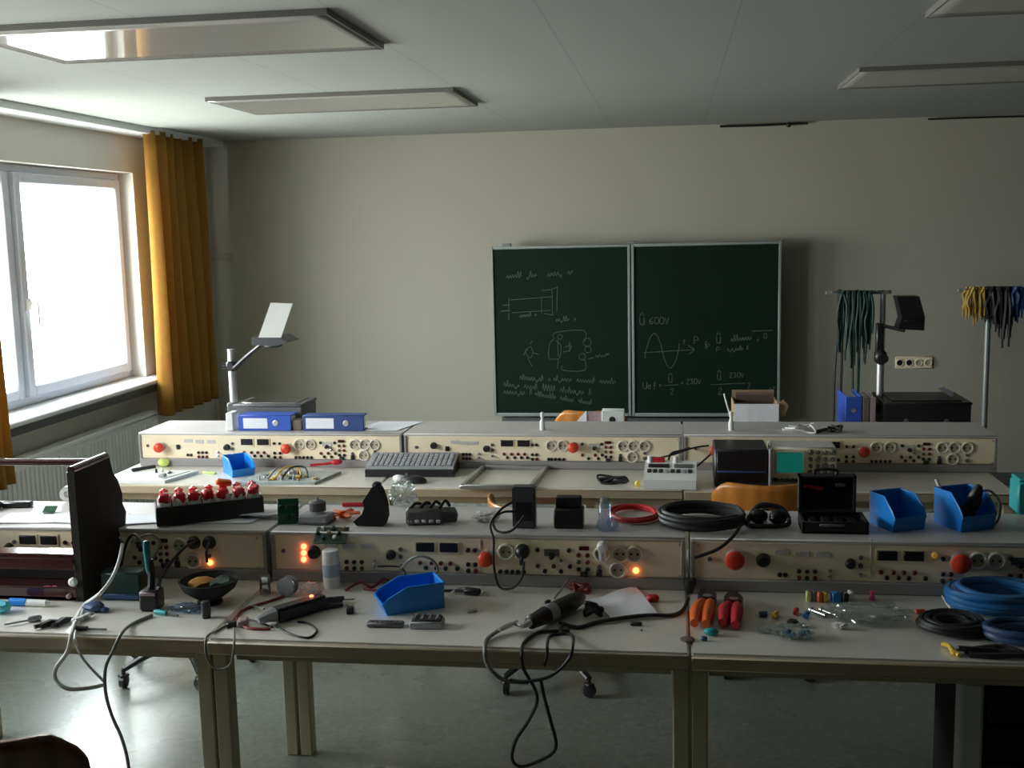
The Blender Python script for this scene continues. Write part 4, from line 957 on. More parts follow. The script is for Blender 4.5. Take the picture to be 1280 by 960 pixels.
for i, (px_, py_, w_, d_, rz, lb) in enumerate(((255, 653, .30, .07, .05, 'white paper sheet under the long black tray'), (325, 650, .13, .06, .2, 'crumpled white paper right of the black tray'))):
    q = at(px_, py_, BZ); solo(B().sheet(((-w_/2, -d_/2), (w_/2, -d_/2), (w_/2+.02, d_/2), (-w_/2, d_/2)), 0, .001, .003 if i == 0 else .025, i+4), 'paper_sheet', 'paper', lb, 'paper', (q[0], q[1]+.02, BZ+.0004), (0, 0, rz))
# green board upright
q = at(361, 655, BZ); t = thing('circuit_board', 'upright green circuit board right of the black tray', 'circuit board', q, .2)
B().box((0, 0, .04), (.065, .004, .08), (-.15, 0, 0), bev=.001).put('board_plate', 'green', t)
for k in range(6): B().box((-.02+.018*(k % 3), -.006+(.004 if k > 2 else 0), .025+.03*(k//3)), (.012, .008, .014), bev=.001).put('electronic_component', 'dgreen' if k % 2 else 'pcb_dark', t)
q = at(393, 655, BZ); t = thing('drive_motor', 'small motor on a grey block beside the green circuit board', 'motor', q, -.1)
B().box((0, .02, .014), (.095, .07, .028), bev=.004).put('base_block', 'grey', t); B().box((0, .02, .005), (.10, .075, .008), bev=.002).put('base_plate', 'dgrey', t)
B().lathe([(.010, 0), (.026, .002), (.026, .028), (.018, .034), (0, .034)], 18, (.0, .03, .034)).put('motor_body', 'dgrey', t); B().cyl((0, .03, .066), (0, .03, .080), .004).put('shaft', 'alu', t)
q = at(428, 647, BZ); t = thing('fan_wheel', 'orange star-shaped fan wheel lying before the black pouch', 'fan wheel', q, .2)
g = B().lathe([(.012, 0), (.012, .022), (0, .024)], 14)
for k in range(6):
    a = k*PI/3; g.box((.034*math.cos(a), .034*math.sin(a), .014), (.046, .016, .005), (.35, 0, a), bev=.002)
g.put('blades', 'orange', t)
q = at(447, 634, BZ); solo(B().cyl((-.05, 0, .008), (.06, .01, .008), .007), 'rod', 'redmat', 'dark red rod lying behind the orange fan wheel', 'rod', q)
q = at(424, 656, BZ); t = thing('circuit_board', 'green circuit board hanging over the panel edge beside the spray can', 'circuit board', (q[0], Y1+.02, BZ), .05)
B().box((0, -.035, -.008), (.10, .07, .004), (.5, 0, 0), bev=.001).put('board_plate', 'pcb_dark', t)
for k in range(8): B().box((-.04+.011*k, -.035+.02*math.sin(k*2.1), -.000+.011*math.sin(k*2.1)), (.009, .012, .012), (.5, 0, 0), bev=.001).put('electronic_component', ('pcb_dark', 'white', 'dgreen', 'cardboard')[k % 4], t)
# black pouch
q = at(467, 656, BZ); prof = []
t = thing('black_pouch', 'tall black cloth pouch with a narrow top on the front power unit', 'pouch', q, 0)
B().prism([(-.048, .002), (-.058, .014), (-.030, .038), (-.022, .058), (-.026, .078), (-.012, .098), (.004, .122), (.018, .128), (.032, .102), (.042, .066), (.044, .026), (.036, .002)], -.022, .030, 'y').put('cloth', 'black_matt', t)
B().sphere((.014, .004, .126), (.016, .022, .010), 2, .2, 3).put('drawstring_knot', 'black', t)
q = at(503, 632, BZ); solo(crumple((.045, .035, .042), seed=12, loc_=(0, 0, .042)), 'plastic_bag', 'film', 'crumpled clear plastic bag beside the black pouch', 'bag', q)
# dark electronics lump
q = at(538, 655, BZ); t = thing('electronics_module', 'dark electronics module with loose wires in front of the metal frame', 'module', q, .05)
B().box((-.02, .01, .025), (.11, .06, .05), (0, 0, .1), bev=.008).put('module_case', 'dgrey', t); B().box((.045, .02, .025), (.07, .05, .034), (.2, .1, .3), bev=.006).put('side_case', 'graphite', t)
for k in range(5): B().box((-.06+.022*k, -.021, .014), (.014, .006, .010), bev=.002).put('terminal', 'alu', t)
for k in range(4): B().tube([(-.06+.03*k, .0, .05), (-.045+.03*k, .02, .060+.003*k), (-.02+.025*k, .04, .048)], .005).put('wire', 'rubber', t)
q = at(608, 651, BZ); solo(crumple((.042, .028, .016), seed=21, loc_=(0, 0, .015)), 'tissue', 'tissue', 'crumpled white tissue left of the tall power adapter', 'tissue', q)
# adapter
q = at(655, 661, BZ); w_ = on(669, 661, BZ).x-on(640, 661, BZ).x; h_ = wy(655, 609, q[1]).z-BZ
t = thing('power_adapter', 'tall dark power adapter standing on end above the black plug', 'adapter', (q[0], q[1]+.02, BZ)); B().box((0, .0, h_/2), (w_, .042, h_), bev=.005, seg=2).put('case', 'graphite', t)
B().box((0, -.0215, h_*.42), (w_*.7, .001, h_*.45), bev=.0004).put('rating_label', 'black', t)
cable('black adapter cord looping beside the tall power adapter', [(648, 640, 3.235), (630, 640, 3.22), (616, 650, 3.20), (622, 664, 3.18), (640, 663, 3.17), (655, 645, 3.20)], .0038, 'rubber')
cable('black cord hanging from the adapter down to the round plug', [(640, 628, 3.24), (626, 637, 3.20), (613, 655, 3.165), (617, 675, 3.14), (617, 705, 3.13), (624, 733, 3.12), (640, 735, 3.11), (652, 722, 3.115), (655, 702, 3.125)], .0038, 'rubber')
q = wy(653, 689, Y1-.02); t = thing('mains_plug', 'round black mains plug in the socket of the middle front unit', 'plug', (q.x, Y1-.008, q.z)); B().lathe([(.021, 0), (.021, .020), (.017, .028), (.010, .036), (0, .038)], 22, (0, -.004, 0), FR).put('plug_body', 'black', t)
B().tube([(0, -.03, -.004), (0, -.038, -.018), (0, -.036, -.034)], .006, smooth=3).put('cord_relief', 'black', t)
q = wy(753, 688, Y1-.02); t = thing('adapter_plug', 'small silver-white adapter plugged in right of the push buttons', 'plug', (q.x, Y1-.008, q.z)); B().lathe([(.016, 0), (.016, .02), (.011, .026), (.011, .034), (0, .036)], 16, (0, -.004, .012), FR).put('plug_body', 'white', t); B().cyl((0, -.018, .006), (0, -.018, -.028), .013, .010).put('cap', 'alu', t)
# black box
a, c = at(692, 661, BZ), at(729, 661, BZ); w_ = c[0]-a[0]; h_ = wy(692, 624, a[1]).z-BZ
t = thing('plug_adapter_box', 'black two-step plastic box in the middle of the front row', 'box', ((a[0]+c[0])/2, a[1]+.03, BZ))
B().box((0, 0, h_*.33), (w_, .06, h_*.66), bev=.004).put('lower_case', 'black', t); B().box((-.001, .01, h_*.83), (w_*.86, .04, h_*.34), bev=.003).put('upper_case', 'black_matt', t)
q = at(757, 664, BZ); t = thing('clear_bottle', 'clear bluish plastic bottle lying left of the red cable coil', 'bottle', q, 0); B().tube([(-.005, -.01, .02), (-.002, .03, .03), (-.006, .07, .05), (-.006, .10, .07)], lambda u: .022-.004*u, seg=14).put('bottle_body', 'film_blue', t); B().sphere((.02, .02, .018), (.02, .03, .018), 2, .5, 5).put('bag_end', 'film_blue', t)
coil(at(793, 646, BZ), .078, .10, .0055, 5, 'red cable coil on the front row, left of the big black coil', 'redmat', 3, lift=.5)
coil(at(878, 655, BZ), .130, .118, .0075, 10, 'large black cable coil on the front row behind the red mushroom button', 'rubber', 5, lift=.75, wob=.03)
cable('black cable end hanging from the large black coil over the panel', [(925, 658, 3.24), (915, 672, 3.15), (896, 687, 3.12), (868, 697, 3.11)], .005, 'rubber')
q = at(960, 657, BZ); t = thing('goggles', 'black protective goggles between the black cable coil and the tool case', 'goggles', q, -.05)
B().tube([(-.055, .0, .02), (-.03, .025, .05), (.0, .03, .055), (.04, .03, .045), (.06, .01, .02)], .009).put('frame', 'black', t)
for sx_ in (-.028, .028): B().sphere((sx_, -.01, .03), (.028, .018, .024), 2, .1, 3).put('lens', 'display', t)
for x, y, z in ((-.035, -.035, .008), (-.008, -.022, .016), (.012, -.028, .03)): B().sphere((x, y, z), (.006, .004, .004), 2).put('buckle', 'chrome', t)
B().tube([(-.055, .0, .02), (-.06, -.03, .008), (.0, -.035, .008), (.055, -.02, .01), (.06, .01, .02)], .007).put('strap', 'rubber', t)
# tool case
a, c = at(1003, 667, BZ), at(1085, 667, BZ); w_ = c[0]-a[0]; yf = a[1]; yl = yf+.12; h_ = wy(1040, 594, yl).z-BZ
t = thing('tool_case', 'open black tool case with upright lid on the front row at the right', 'case', ((a[0]+c[0])/2, yf, BZ)); th = .006
B().box((0, .06, th/2), (w_, .12, th)).box((0, .003, .018), (w_, .006, .036), bev=.002).box((-w_/2+.003, .06, .018), (.006, .12, .036)).box((w_/2-.003, .06, .018), (.006, .12, .036)).box((0, .117, .018), (w_, .006, .036)).put('case_base', 'black_matt', t)
for k in range(4): B().box((-w_*.32+k*w_*.2, .05, .02), (.028, .07, .022), bev=.006).put('tool_insert', 'black', t)
ld = B(); z0 = .036
ld.box((-.01, .142, z0+(h_-z0)/2), (w_-.02, .006, h_-z0), bev=.002); hh = h_-z0
ld.box((-.01, .125, h_-.003), (w_-.02, .04, .006)).box((-.01, .125, z0+.003), (w_-.02, .04, .006)).box((-w_/2+.003, .125, z0+hh/2), (.006, .04, hh)).box((w_/2-.023, .125, z0+hh/2), (.006, .04, hh))
ld.put('case_lid', 'black_matt', t)
B().tube([(-.045, .13, h_), (-.04, .13, h_+.014), (.015, .13, h_+.014), (.02, .13, h_)], .005, smooth=3).put('handle', 'black', t)
B().box((-.05, .128, z0+hh*.65), (.06, .012, .010), (0, .15, 0), bev=.002).put('stowed_tool', 'redmat', t); B().box((.03, .13, z0+hh*.72), (.03, .01, .012), bev=.002).put('label', 'dgrey', t); B().box((-.01, -.003, .026), (.07, .005, .008), bev=.002).put('latch', 'dgrey', t)
stack_bin('blue storage bin on the front row right of the black tool case', (at(1126, 664, BZ)[0], at(1126, 664, BZ)[1]+.055, BZ), R(24), .105, .125, .095)
pb = (at(1212, 664, BZ)[0], at(1212, 664, BZ)[1]+.06, BZ)
stack_bin('rightmost blue storage bin holding a black plug, front row', pb, R(24), .115, .13, .105)
t = thing('mains_plug', 'black mains plug and cord lying in the rightmost blue bin', 'plug', (pb[0]+.015, pb[1]-.005, BZ+.05), .3)
B().lathe([(.020, 0), (.022, .03), (.015, .06), (.008, .075)], 16, (0, 0, .005), (.25, .2, 0)).put('plug_body', 'black', t); B().sphere((-.03, 0, -.01), (.035, .03, .03), 2, .3, 4).put('cord_bundle', 'rubber', t); B().box((0, -.016, .052), (.008, .004, .010), bev=.001).put('contact', 'chrome', t)
q = pb; solo(B().tube([(q[0]+.03, q[1], BZ+.10), (q[0]+.065, q[1]-.01, BZ+.108), (q[0]+.092, q[1]-.02, BZ+.075), (q[0]+.090, q[1]-.02, BZ+.03), (q[0]+.072, q[1]-.03, BZ+.006)], .0035), 'cable', 'cable_grey', 'thin dark cord curling out of the rightmost blue bin', 'cable')
q = pb; solo(B().cyl((q[0]-.045, q[1]+.03, BZ+.06), (q[0]-.072, q[1]+.05, BZ+.128), .005), 'pen', 'white', 'white pen sticking out of the rightmost blue bin', 'pen')
q = at(1284, 644, BZ); t = thing('teal_box', 'teal plastic box cut off by the right edge of the photo', 'box', (q[0], q[1]+.05, BZ)); B().box((0, 0, .05), (.055, .09, .10), bev=.006).put('case', 'teal', t); B().box((0, 0, .104), (.05, .084, .012), bev=.004).put('lid', 'teal', t)
# ------------------------------------------------------------------ front row: the wooden cabinet at the left
fb = on(105, 752, TZ); yfc = fb.y; xr = fb.x
ztop = wy(92, 588, yfc).z
bk = on(150, 740, TZ); dep = .36
zshelf = wy(60, 690, yfc+.02).z-TZ; Hc = ztop-TZ; Wc = .80
# back edge: the depth at which the upper far corner falls on the seen place
lo, hi = .05, .6
for _ in range(30):
    mid = (lo+hi)/2
    if wy(140, 571, yfc+mid).x < xr: lo = mid
    else: hi = mid
t = thing('wooden_cabinet', 'broken red-brown wooden cabinet shell without top or front, left end of front table', 'cabinet', (xr, yfc, TZ), 0)
dep = .27; th = .020
g = B(); rnd = random.Random(4)
yz = [(0, 0), (0, Hc)]
g.prism([(0, 0), (0, Hc), (dep*.76, Hc+.0), (dep*.82, Hc*.86), (dep*.92, Hc*.78), (dep*1.00, Hc*.66), (dep*.99, Hc*.58), (dep*1.06, Hc*.50), (dep*1.02, Hc*.40), (dep*1.07, Hc*.28), (dep, Hc*.12), (dep, 0)], -th, 0, 'x')
g.put('side_panel', 'cab_dark', t, smooth=False)
B().tube([(-th/2, .002, Hc), (-th/2, dep*.75, Hc)], .0115, seg=14, smooth=0).put('top_trim', 'cab_wood', t)
B().box((-th-.003, dep*.36, Hc/2), (.006, dep*.68, Hc*.96)).put('inner_lining', 'cab_wood', t)
B().tube([(-th, dep*.60, Hc-.010), (-.3, dep*.60, Hc-.012), (-.5, dep*.60, Hc-.008), (-Wc-th, dep*.60, Hc-.012)], .0105, seg=14).put('back_rail', 'cab_wood', t)
B().box((-Wc/2-th, .032, zshelf-.008), (Wc, .064, .016), bev=.003).put('shelf', 'cab_wood', t)
B().box((-Wc/2-th, .006, .020), (Wc, .012, .040), bev=.003).put('bottom_rail', 'cab_wood', t)
B().box((-Wc/2-th, .004, zshelf-.03), (Wc, .014, .035), bev=.003).put('upper_rail', 'cab_wood', t)
B().box((-Wc/2-th, .17, zshelf/2-.012), (Wc, .012, zshelf-.05)).put('back_board', 'cab_dark', t)
B().box((-Wc/2-th, .085, .006), (Wc, .17, .012)).put('floor_board', 'cab_wood', t)
B().box((-Wc-th-.01, dep/2, Hc/2), (th, dep, Hc), bev=.003).put('side_panel', 'cab_wood', t)
for (px_, py_, m_, r_) in ((92, 727, 'white', .013), (87, 745, 'mauve', .007)):
    q = wy(px_, py_, yfc); B().lathe([(r_, 0), (r_, .008), (r_*.6, .012), (0, .012)], 14, (q.x-xr, .0, q.z-TZ), FR).put('knob', m_, t)
q = wy(57, 733, yfc+.03); solo(B().sphere((0, 0, .011), (.020, .012, .011), 2, .3, 2).sphere((.022, .004, .011), (.012, .010, .010), 2), 'cloth_scrap', 'pink', 'small pink plastic piece inside the bottom of the wooden cabinet', 'scrap', (q.x, yfc+.035, TZ+.012))

# loose things at the left end
q = at(25, 757); t = thing('marker_pen', 'thick blue marker with white body before the wooden cabinet', 'pen', q, -.03)
B().cyl((-.03, 0, .011), (.022, 0, .011), .011).put('cap', 'blue', t); B().cyl((.022, 0, .010), (.085, 0, .010), .010).sphere((.088, 0, .010), .008, 2).put('barrel', 'white', t)
q = at(2, 766); solo(B().sphere((0, 0, .018), (.03, .025, .018), 2, .3, 6), 'plastic_bag', 'cyan', 'small cyan plastic bag at the left edge of the front table', 'bag', q)
q = at(30, 779); t = thing('screwdriver', 'thin grey screwdriver near the left edge of the front table', 'screwdriver', q, R(40)); B().cyl((-.05, 0, .006), (.01, 0, .006), .0028).put('shaft', 'steel', t); B().lathe([(.006, 0), (.009, .006), (.008, .03), (.005, .036), (0, .037)], 12, (.01, 0, .008), (0, PI/2, 0)).put('handle', 'grey', t)
for i, (px_, py_, rz, lb) in enumerate(((64, 782, .9, 'black crocodile clip, the left of two before the wooden cabinet'), (80, 779, 1.4, 'black crocodile clip touching the white cable at the table edge'))):
    q = at(px_, py_); t = thing('crocodile_clip', lb, 'clip', q, rz, 'crocodile clips'); B().prism([(-.03, .0), (-.028, .012), (.0, .018), (.03, .008), (.03, .0)], -.007, .007, 'y').put('jaw', 'black', t); B().cyl((-.03, 0, .008), (-.045, 0, .008), .006).put('sleeve', 'rubber', t)
q = at(118, 764); solo(B().sphere((0, 0, .014), (.032, .022, .015), 2, .3, 9).sphere((.035, -.008, .008), (.014, .01, .008), 2), 'blue_pouch', 'navy', 'small dark blue pouch right of the white cable', 'pouch', q)
q = at(118, 789); t = thing('screwdriver', 'long dark screwdriver lying along the front table edge', 'screwdriver', q, 0); B().cyl((-.02, 0, .006), (.035, 0, .006), .003).put('shaft', 'dgrey', t); B().cyl((-.055, 0, .007), (-.02, 0, .007), .007, .006).put('handle', 'black', t)
for i, (px_, py_, m_, lb) in enumerate(((97, 778, 'white', 'white connector left of two at the table edge by the white cable'), (107, 774, 'white', 'white connector right of two at the table edge by the white cable'))):
    q = at(px_, py_); t = thing('connector', lb, 'connector', q, .9+i*.4, 'white connectors'); B().box((0, 0, .007), (.032, .014, .014), bev=.003).put('housing', m_, t); B().cyl((.016, 0, .007), (.03, 0, .007), .004).put('sleeve', 'grey', t)
cable('white cable running over the table edge and hanging in a loop', [(153, 680, 2.98), (149, 700, 2.94), (140, 722, 2.92), (125, 742, 2.86), (105, 757, 't'), (95, 775, 't'), (90, 790, 2.665), (84, 815, 2.655), (70, 835, 2.65), (70, 850, 2.65), (85, 861, 2.65), (112, 860, 2.70), (130, 856, 2.80)], .0055, 'cable_white')
cable('thin white cable dropping straight behind the white loop', [(104, 762, 't'), (97, 782, 't'), (94, 800, 2.66), (105, 825, 2.66), (130, 852, 2.74)], .0035, 'cable_white')
cable('black cord hanging from the table to the floor at the left', [(190, 769, 't'), (165, 780, 't'), (152, 792, 2.67), (142, 812, 2.655), (132, 835, 2.65), (132, 865, 2.65), (140, 895, 2.64), (153, 925, 2.62), (161, 960, 2.60), (164, 1010, 2.58)], .0045, 'cable_grey')
# dark green box, soldering stand
a = on(133, 750, TZ); c = on(172, 750, TZ); w_ = c.x-a.x
t = thing('transformer_box', 'dark green transformer box behind the wooden cabinet side', 'box', (((a.x+c.x)/2)+.0, a.y+.03, TZ)); B().box((0, .0, .042), (w_+.03, .06, .082), bev=.005).put('case', 'dgreen', t); B().box((0, -.032, .012), (w_+.02, .006, .016), bev=.002).put('base_flange', 'navy', t)
q = at(187, 764); t = thing('soldering_stand', 'black stand holding a teal soldering iron, front table left', 'stand', q, .05)
B().box((0, .02, .030), (.055, .055, .060), bev=.006).put('base_block', 'black', t); B().box((0, -.008, .052), (.045, .004, .010), bev=.002).put('label_band', 'mauve', t)
B().tube([(0, .02, .06), (.0, .03, .10), (-.006, .035, .14)], .011).put('holder_tube', 'black', t)
B().lathe([(.007, 0), (.010, .015), (.010, .075), (.006, .095), (0, .096)], 14, (-.006, .03, .10), (-.05, -.08, 0)).put('iron_handle', 'teal_dark', t)
cable('black soldering iron cord arching over the green box', [(183, 692, 2.96), (176, 676, 3.0), (168, 668, 3.05), (160, 675, 3.08), (155, 690, 3.10), (152, 705, 3.10)], .004, 'rubber')
cable('black cord from the front panel down behind the soldering stand', [(243, 678, 3.13), (230, 685, 3.09), (212, 705, 3.05), (200, 725, 3.0), (197, 752, 2.93)], .005, 'rubber')
cable('grey cord looping against the front panel behind the cabinet', [(160, 690, 3.08), (170, 675, 3.12), (190, 668, 3.13), (200, 680, 3.12), (190, 700, 3.10), (178, 715, 3.05)], .0035, 'cable_grey')
cable('thin grey cord drooping from the lit orange lamp', [(262, 678, 3.13), (258, 690, 3.10), (259, 703, 3.10)], .004, 'rubber')
q = at(252, 762); t = thing('tip_cleaner', 'black bowl on a foot with amber sponge, front table left', 'tip cleaner', (q[0], q[1]+.06, TZ), 0)
B().lathe([(.036, 0), (.036, .006), (.030, .012), (.050, .026), (.074, .044), (.086, .070), (.081, .071), (.066, .050), (0, .046)], 26).put('bowl', 'black_matt', t)
B().sphere((-.022, .0, .058), (.040, .036, .016), 2, .25, 5).put('sponge', 'amber', t); B().sphere((.040, .005, .060), (.034, .040, .018), 2, .4, 6).put('wire_wool', 'pcb_dark', t)
q = at(258, 772); solo(B().lathe([(.013, 0), (.013, .045), (.010, .048), (0, .048)], 14), 'black_post', 'black', 'small upright black cylinder in front of the amber sponge bowl', 'post', q)
q = at(232, 764); solo(crumple((.05, .025, .012), seed=31, loc_=(0, 0, .011)), 'plastic_bag', 'film_blue', 'clear plastic bag lying left of the small black cylinder', 'bag', q)
q = at(210, 770); t = thing('screwdriver', 'small teal screwdriver lying right of the soldering stand', 'screwdriver', q, -.25); B().lathe([(.006, 0), (.008, .01), (.007, .04), (0, .042)], 12, (-.045, 0, .008), (0, PI/2, 0)).put('handle', 'teal', t); B().cyl((-.004, 0, .008), (.035, 0, .006), .003).put('shaft', 'dgrey', t)
for i, (px_, py_, lb) in enumerate(((325, 742, 'silver solder spool behind the black tester, the left of two'), (357, 746, 'silver solder spool behind the black tester, the right of two'))):
    q = at(px_, py_); t = thing('solder_spool', lb, 'spool', q, .4+i, 'solder spools'); B().lathe([(.006, 0), (.028, 0), (.028, .003), (.013, .004), (.013, .026), (.028, .027), (.028, .030), (.006, .030)], 22, (0, 0, .028), (0, PI/2, 0)).put('reel', 'grey' if i else 'dgrey', t); B().lathe([(.014, .005), (.022, .006), (.022, .024), (.014, .025)], 22, (0, 0, .028), (0, PI/2, 0)).put('solder_wire', 'chrome', t)
q = at(388, 741); solo(crumple((.040, .022, .016), seed=33, loc_=(0, 0, .015)), 'plastic_bag', 'film', 'clear plastic bag behind the glowing red reflection on the tester', 'bag', q)
# black tester with a modelled lamp reflection
a, c = on(343, 781, TZ), on(400, 764, TZ); ang = math.atan2(c.y-a.y, c.x-a.x); L_ = math.hypot(c.x-a.x, c.y-a.y)
t = thing('voltage_tester', 'black handheld tester with grey tip and a red lamp reflection made to glow', 'tester', ((a.x+c.x)/2, (a.y+c.y)/2+.02, TZ), ang)
B().box((.0, 0, .022), (L_+.02, .045, .040), bev=.008, seg=2).put('body', 'black', t); B().tube([(-L_/2-.005, 0, .022), (-L_/2-.03, .002, .022), (-L_/2-.055, .004, .018)], lambda u: .021-.011*u).put('tip', 'grey', t)
B().lathe([(.006, 0), (.006, .005), (0, .008)], 14, (L_*.30, .006, .040)).put('lamp_reflection', 'lamp_red', t)  # glowing dome added for the red reflection of the panel lamps
B().tube([(L_/2, 0, .024), (L_/2+.03, -.003, .02), (L_/2+.075, .004, .012)], lambda u: .010-.004*u).put('cable_relief', 'rubber', t)
q = at(424, 753); t = thing('test_probe', 'thin black test probe pointing at the blue bin', 'probe', q, R(18)); B().cyl((-.05, 0, .007), (.01, 0, .007), .007, .006).put('grip', 'black', t); B().cyl((.01, 0, .007), (.045, 0, .006), .0025).put('needle', 'steel', t)
q = at(420, 760); t = thing('test_probe', 'short black test probe under the long one', 'probe', q, R(25)); B().cyl((-.03, 0, .007), (.02, 0, .007), .007, .005).put('grip', 'black', t); B().cyl((.02, 0, .007), (.035, 0, .006), .0025).put('needle', 'steel', t)
q = at(438, 767); t = thing('small_cube_switch', 'tiny black cube with white side on the front table', 'switch', q, .2); B().box((0, 0, .010), (.020, .018, .020), bev=.002).put('body', 'black', t); B().box((.012, .002, .009), (.006, .016, .016), bev=.002).put('side_cap', 'white', t)
cable('black test lead from the tester looping back on the table', [(345, 782, 't'), (362, 792, 't'), (385, 797, 't'), (396, 788, 't'), (385, 779, 't'), (372, 777, 't')], .003, 'rubber')
cable('grey test lead running off the front edge left of the tester', [(330, 761, 't', .012), (312, 758, 't'), (298, 768, 't'), (285, 780, 't'), (270, 789, 't'), (258, 797, 2.672), (258, 820, 2.66), (270, 836, 2.66), (288, 830, 2.66), (293, 800, 2.665), (292, 785, 't')], .003, 'cable_grey')
cable('red test lead curling between the bowl and the tester', [(355, 745, 't', .0), (335, 752, 't'), (318, 757, 't'), (302, 764, 't'), (296, 775, 't'), (310, 785, 't'), (338, 786, 't')], .004, 'redlead')
cable('dark lead curving towards the amber sponge bowl', [(285, 785, 't'), (300, 775, 't'), (318, 776, 't'), (340, 784, 't')], .003, 'rubber')
q = at(304, 782); solo(B().box((0, 0, .010), (.028, .038, .020), (0, 0, .2), bev=.004), 'lead_connector', 'mauve', 'pinkish lead connector between grey and red test leads', 'connector', q)
q = at(290, 783); solo(B().box((0, 0, .007), (.026, .020, .014), (0, 0, .4), bev=.003), 'lead_connector', 'black', 'small black lead connector near the table edge', 'connector', q)
# spray can
q = at(415, 733); hgt = wy(415, 687, q[1]).z-TZ; t = thing('spray_can', 'white and blue spray can standing before the front panel', 'spray can', (q[0], q[1], TZ), .5)
B().lathe([(.024, 0), (.0255, .003), (.0255, hgt*.84), (.0, hgt*.84)], 24).put('can_body', 'white', t); B().lathe([(.0260, hgt*.30), (.0262, hgt*.31), (.0262, hgt*.62), (.0260, hgt*.63)], 24).put('label_band', 'pale_blue', t); B().lathe([(.0245, hgt*.84), (.0245, hgt*.98), (.022, hgt), (0, hgt)], 22).put('cap', 'white', t)
cable('red leads lying along the foot of the middle panel', [(432, 738, 't'), (450, 728, 't', .012), (465, 734, 't'), (480, 724, 't', .01), (492, 731, 't'), (478, 738, 't'), (455, 736, 't')], .004, 'redlead')
cable('dark lead arching on the panel under the two displays', [(500, 712, 3.14), (512, 700, 3.125), (525, 695, 3.12), (540, 700, 3.12), (547, 712, 3.125), (540, 722, 3.10)], .004, 'cable_grey')
cable('thin dark lead along the foot of the middle panel', [(472, 708, 3.155), (500, 709, 3.15), (506, 722, 3.12), (490, 736, 't')], .003, 'rubber')
# large blue bin
q = at(512, 758); stack_bin('large blue storage bin lying open on the front table', (q[0], q[1]+.0, TZ), R(-62), .105, .175, .072)
q = at(578, 743); t = thing('cable_plug', 'black connector with a cord stub right of the large blue bin', 'connector', q, -.05); B().box((.03, 0, .010), (.05, .022, .018), bev=.005).put('plug_body', 'black', t); B().tube([(.01, 0, .01), (-.03, .005, .008), (-.06, .0, .008)], .005).put('cord', 'rubber', t)
cable('clear cable curling behind the black connector', [(560, 744, 't'), (575, 735, 't', .01), (595, 734, 't', .008), (604, 741, 't')], .003, 'cable_white')
q = at(482, 783); t = thing('remote_control', 'flat dark grey remote control in front of the large blue bin', 'remote', q, .03); B().box((0, 0, .007), (.10, .028, .014), bev=.004).put('case', 'dgrey', t)
for k in range(6): B().box((-.036+k*.013, 0, .0145), (.008, .012, .002), bev=.0008).put('push_button', 'graphite', t)
q = at(534, 783); t = thing('battery_holder', 'dark battery holder with pale rim right of the remote control', 'battery holder', q, .05); B().box((0, 0, .010), (.090, .050, .020), bev=.003).put('holder_tray', 'grey', t); B().box((0, .002, .0215), (.080, .042, .006), bev=.002).put('inner_tray', 'black', t)
for k in range(4): B().cyl((-.03+k*.02, -.018, .023), (-.03+k*.02, .02, .023), .006).put('battery', 'dgrey', t)
q = at(590, 765); solo(B().box((0, 0, .004), (.030, .010, .008), (0, 0, .6), bev=.002), 'metal_clip', 'steel', 'tiny metal clip alone on the table right of the blue bin', 'clip', q)
# rotary tool
a, c = on(662, 779, TZ+.025), on(725, 748, TZ+.025); ang = math.atan2(c.y-a.y, c.x-a.x); L_ = (c-a).length
t = thing('rotary_tool', 'black rotary tool with flexible shaft lying on the middle front table', 'power tool', (a.x, a.y, TZ), ang)
def pr(prof): return [(r_, z*L_) for r_, z in prof]
B().lathe(pr([(.013, 0), (.019, .02), (.021, .15), (.024, .3), (.025, .6), (.024, .85), (.018, 1.0), (.010, 1.06), (.0, 1.06)]), 18, (0, 0, .026), (0, PI/2, 0)).put('body', 'black', t)
B().lathe([(.0258, .30*L_), (.0262, .31*L_), (.0262, .44*L_), (.0258, .45*L_)], 18, (0, 0, .026), (0, PI/2, 0)).put('grip_band', 'grey', t)
B().box((L_*.42, .012, .052), (.020, .012, .010), bev=.003).put('slide_switch', 'black', t)
B().lathe([(.011, 0), (.008, .02), (.006, .035)], 14, (0, 0, .026), (0, -PI/2, 0)).put('collet', 'chrome', t)
g = B().cyl(on(624, 788, TZ+.02), on(646, 778, TZ+.02), .005, .006); solo(g, 'hand_piece', 'chrome', 'shiny metal sleeve of the flexible shaft left of the rotary tool', 'sleeve')
cable('flexible shaft curving from the rotary tool over the table edge', [(655, 783, 't', .015), (640, 780, 't', .012), (622, 789, 't', .004), (608, 800, 't'), (606, 812, 2.665), (608, 828, 2.655), (618, 842, 2.65), (634, 851, 2.66), (660, 853, 2.68)], .0055, 'cable_grey')
cable('black power cord with plug running to the right past the paper', [(700, 778, 't', .004), (722, 784, 't'), (745, 778, 't'), (780, 772, 't', .004), (810, 769, 't', .003), (840, 769, 't'), (854, 762, 't'), (860, 748, 't', .02)], .0055, 'rubber')
q = on(862, 741, TZ); t = thing('mains_plug', 'black mains plug standing at the foot of the panel near the pliers', 'plug', (q.x, q.y, TZ), 0); B().lathe([(.010, 0), (.014, .012), (.019, .03), (.019, .042), (.0, .044)], 18).put('plug_body', 'black', t); B().cyl((-.006, 0, .044), (-.006, 0, .06), .0024).cyl((.006, 0, .044), (.006, 0, .06), .0024).put('pin', 'steel', t)
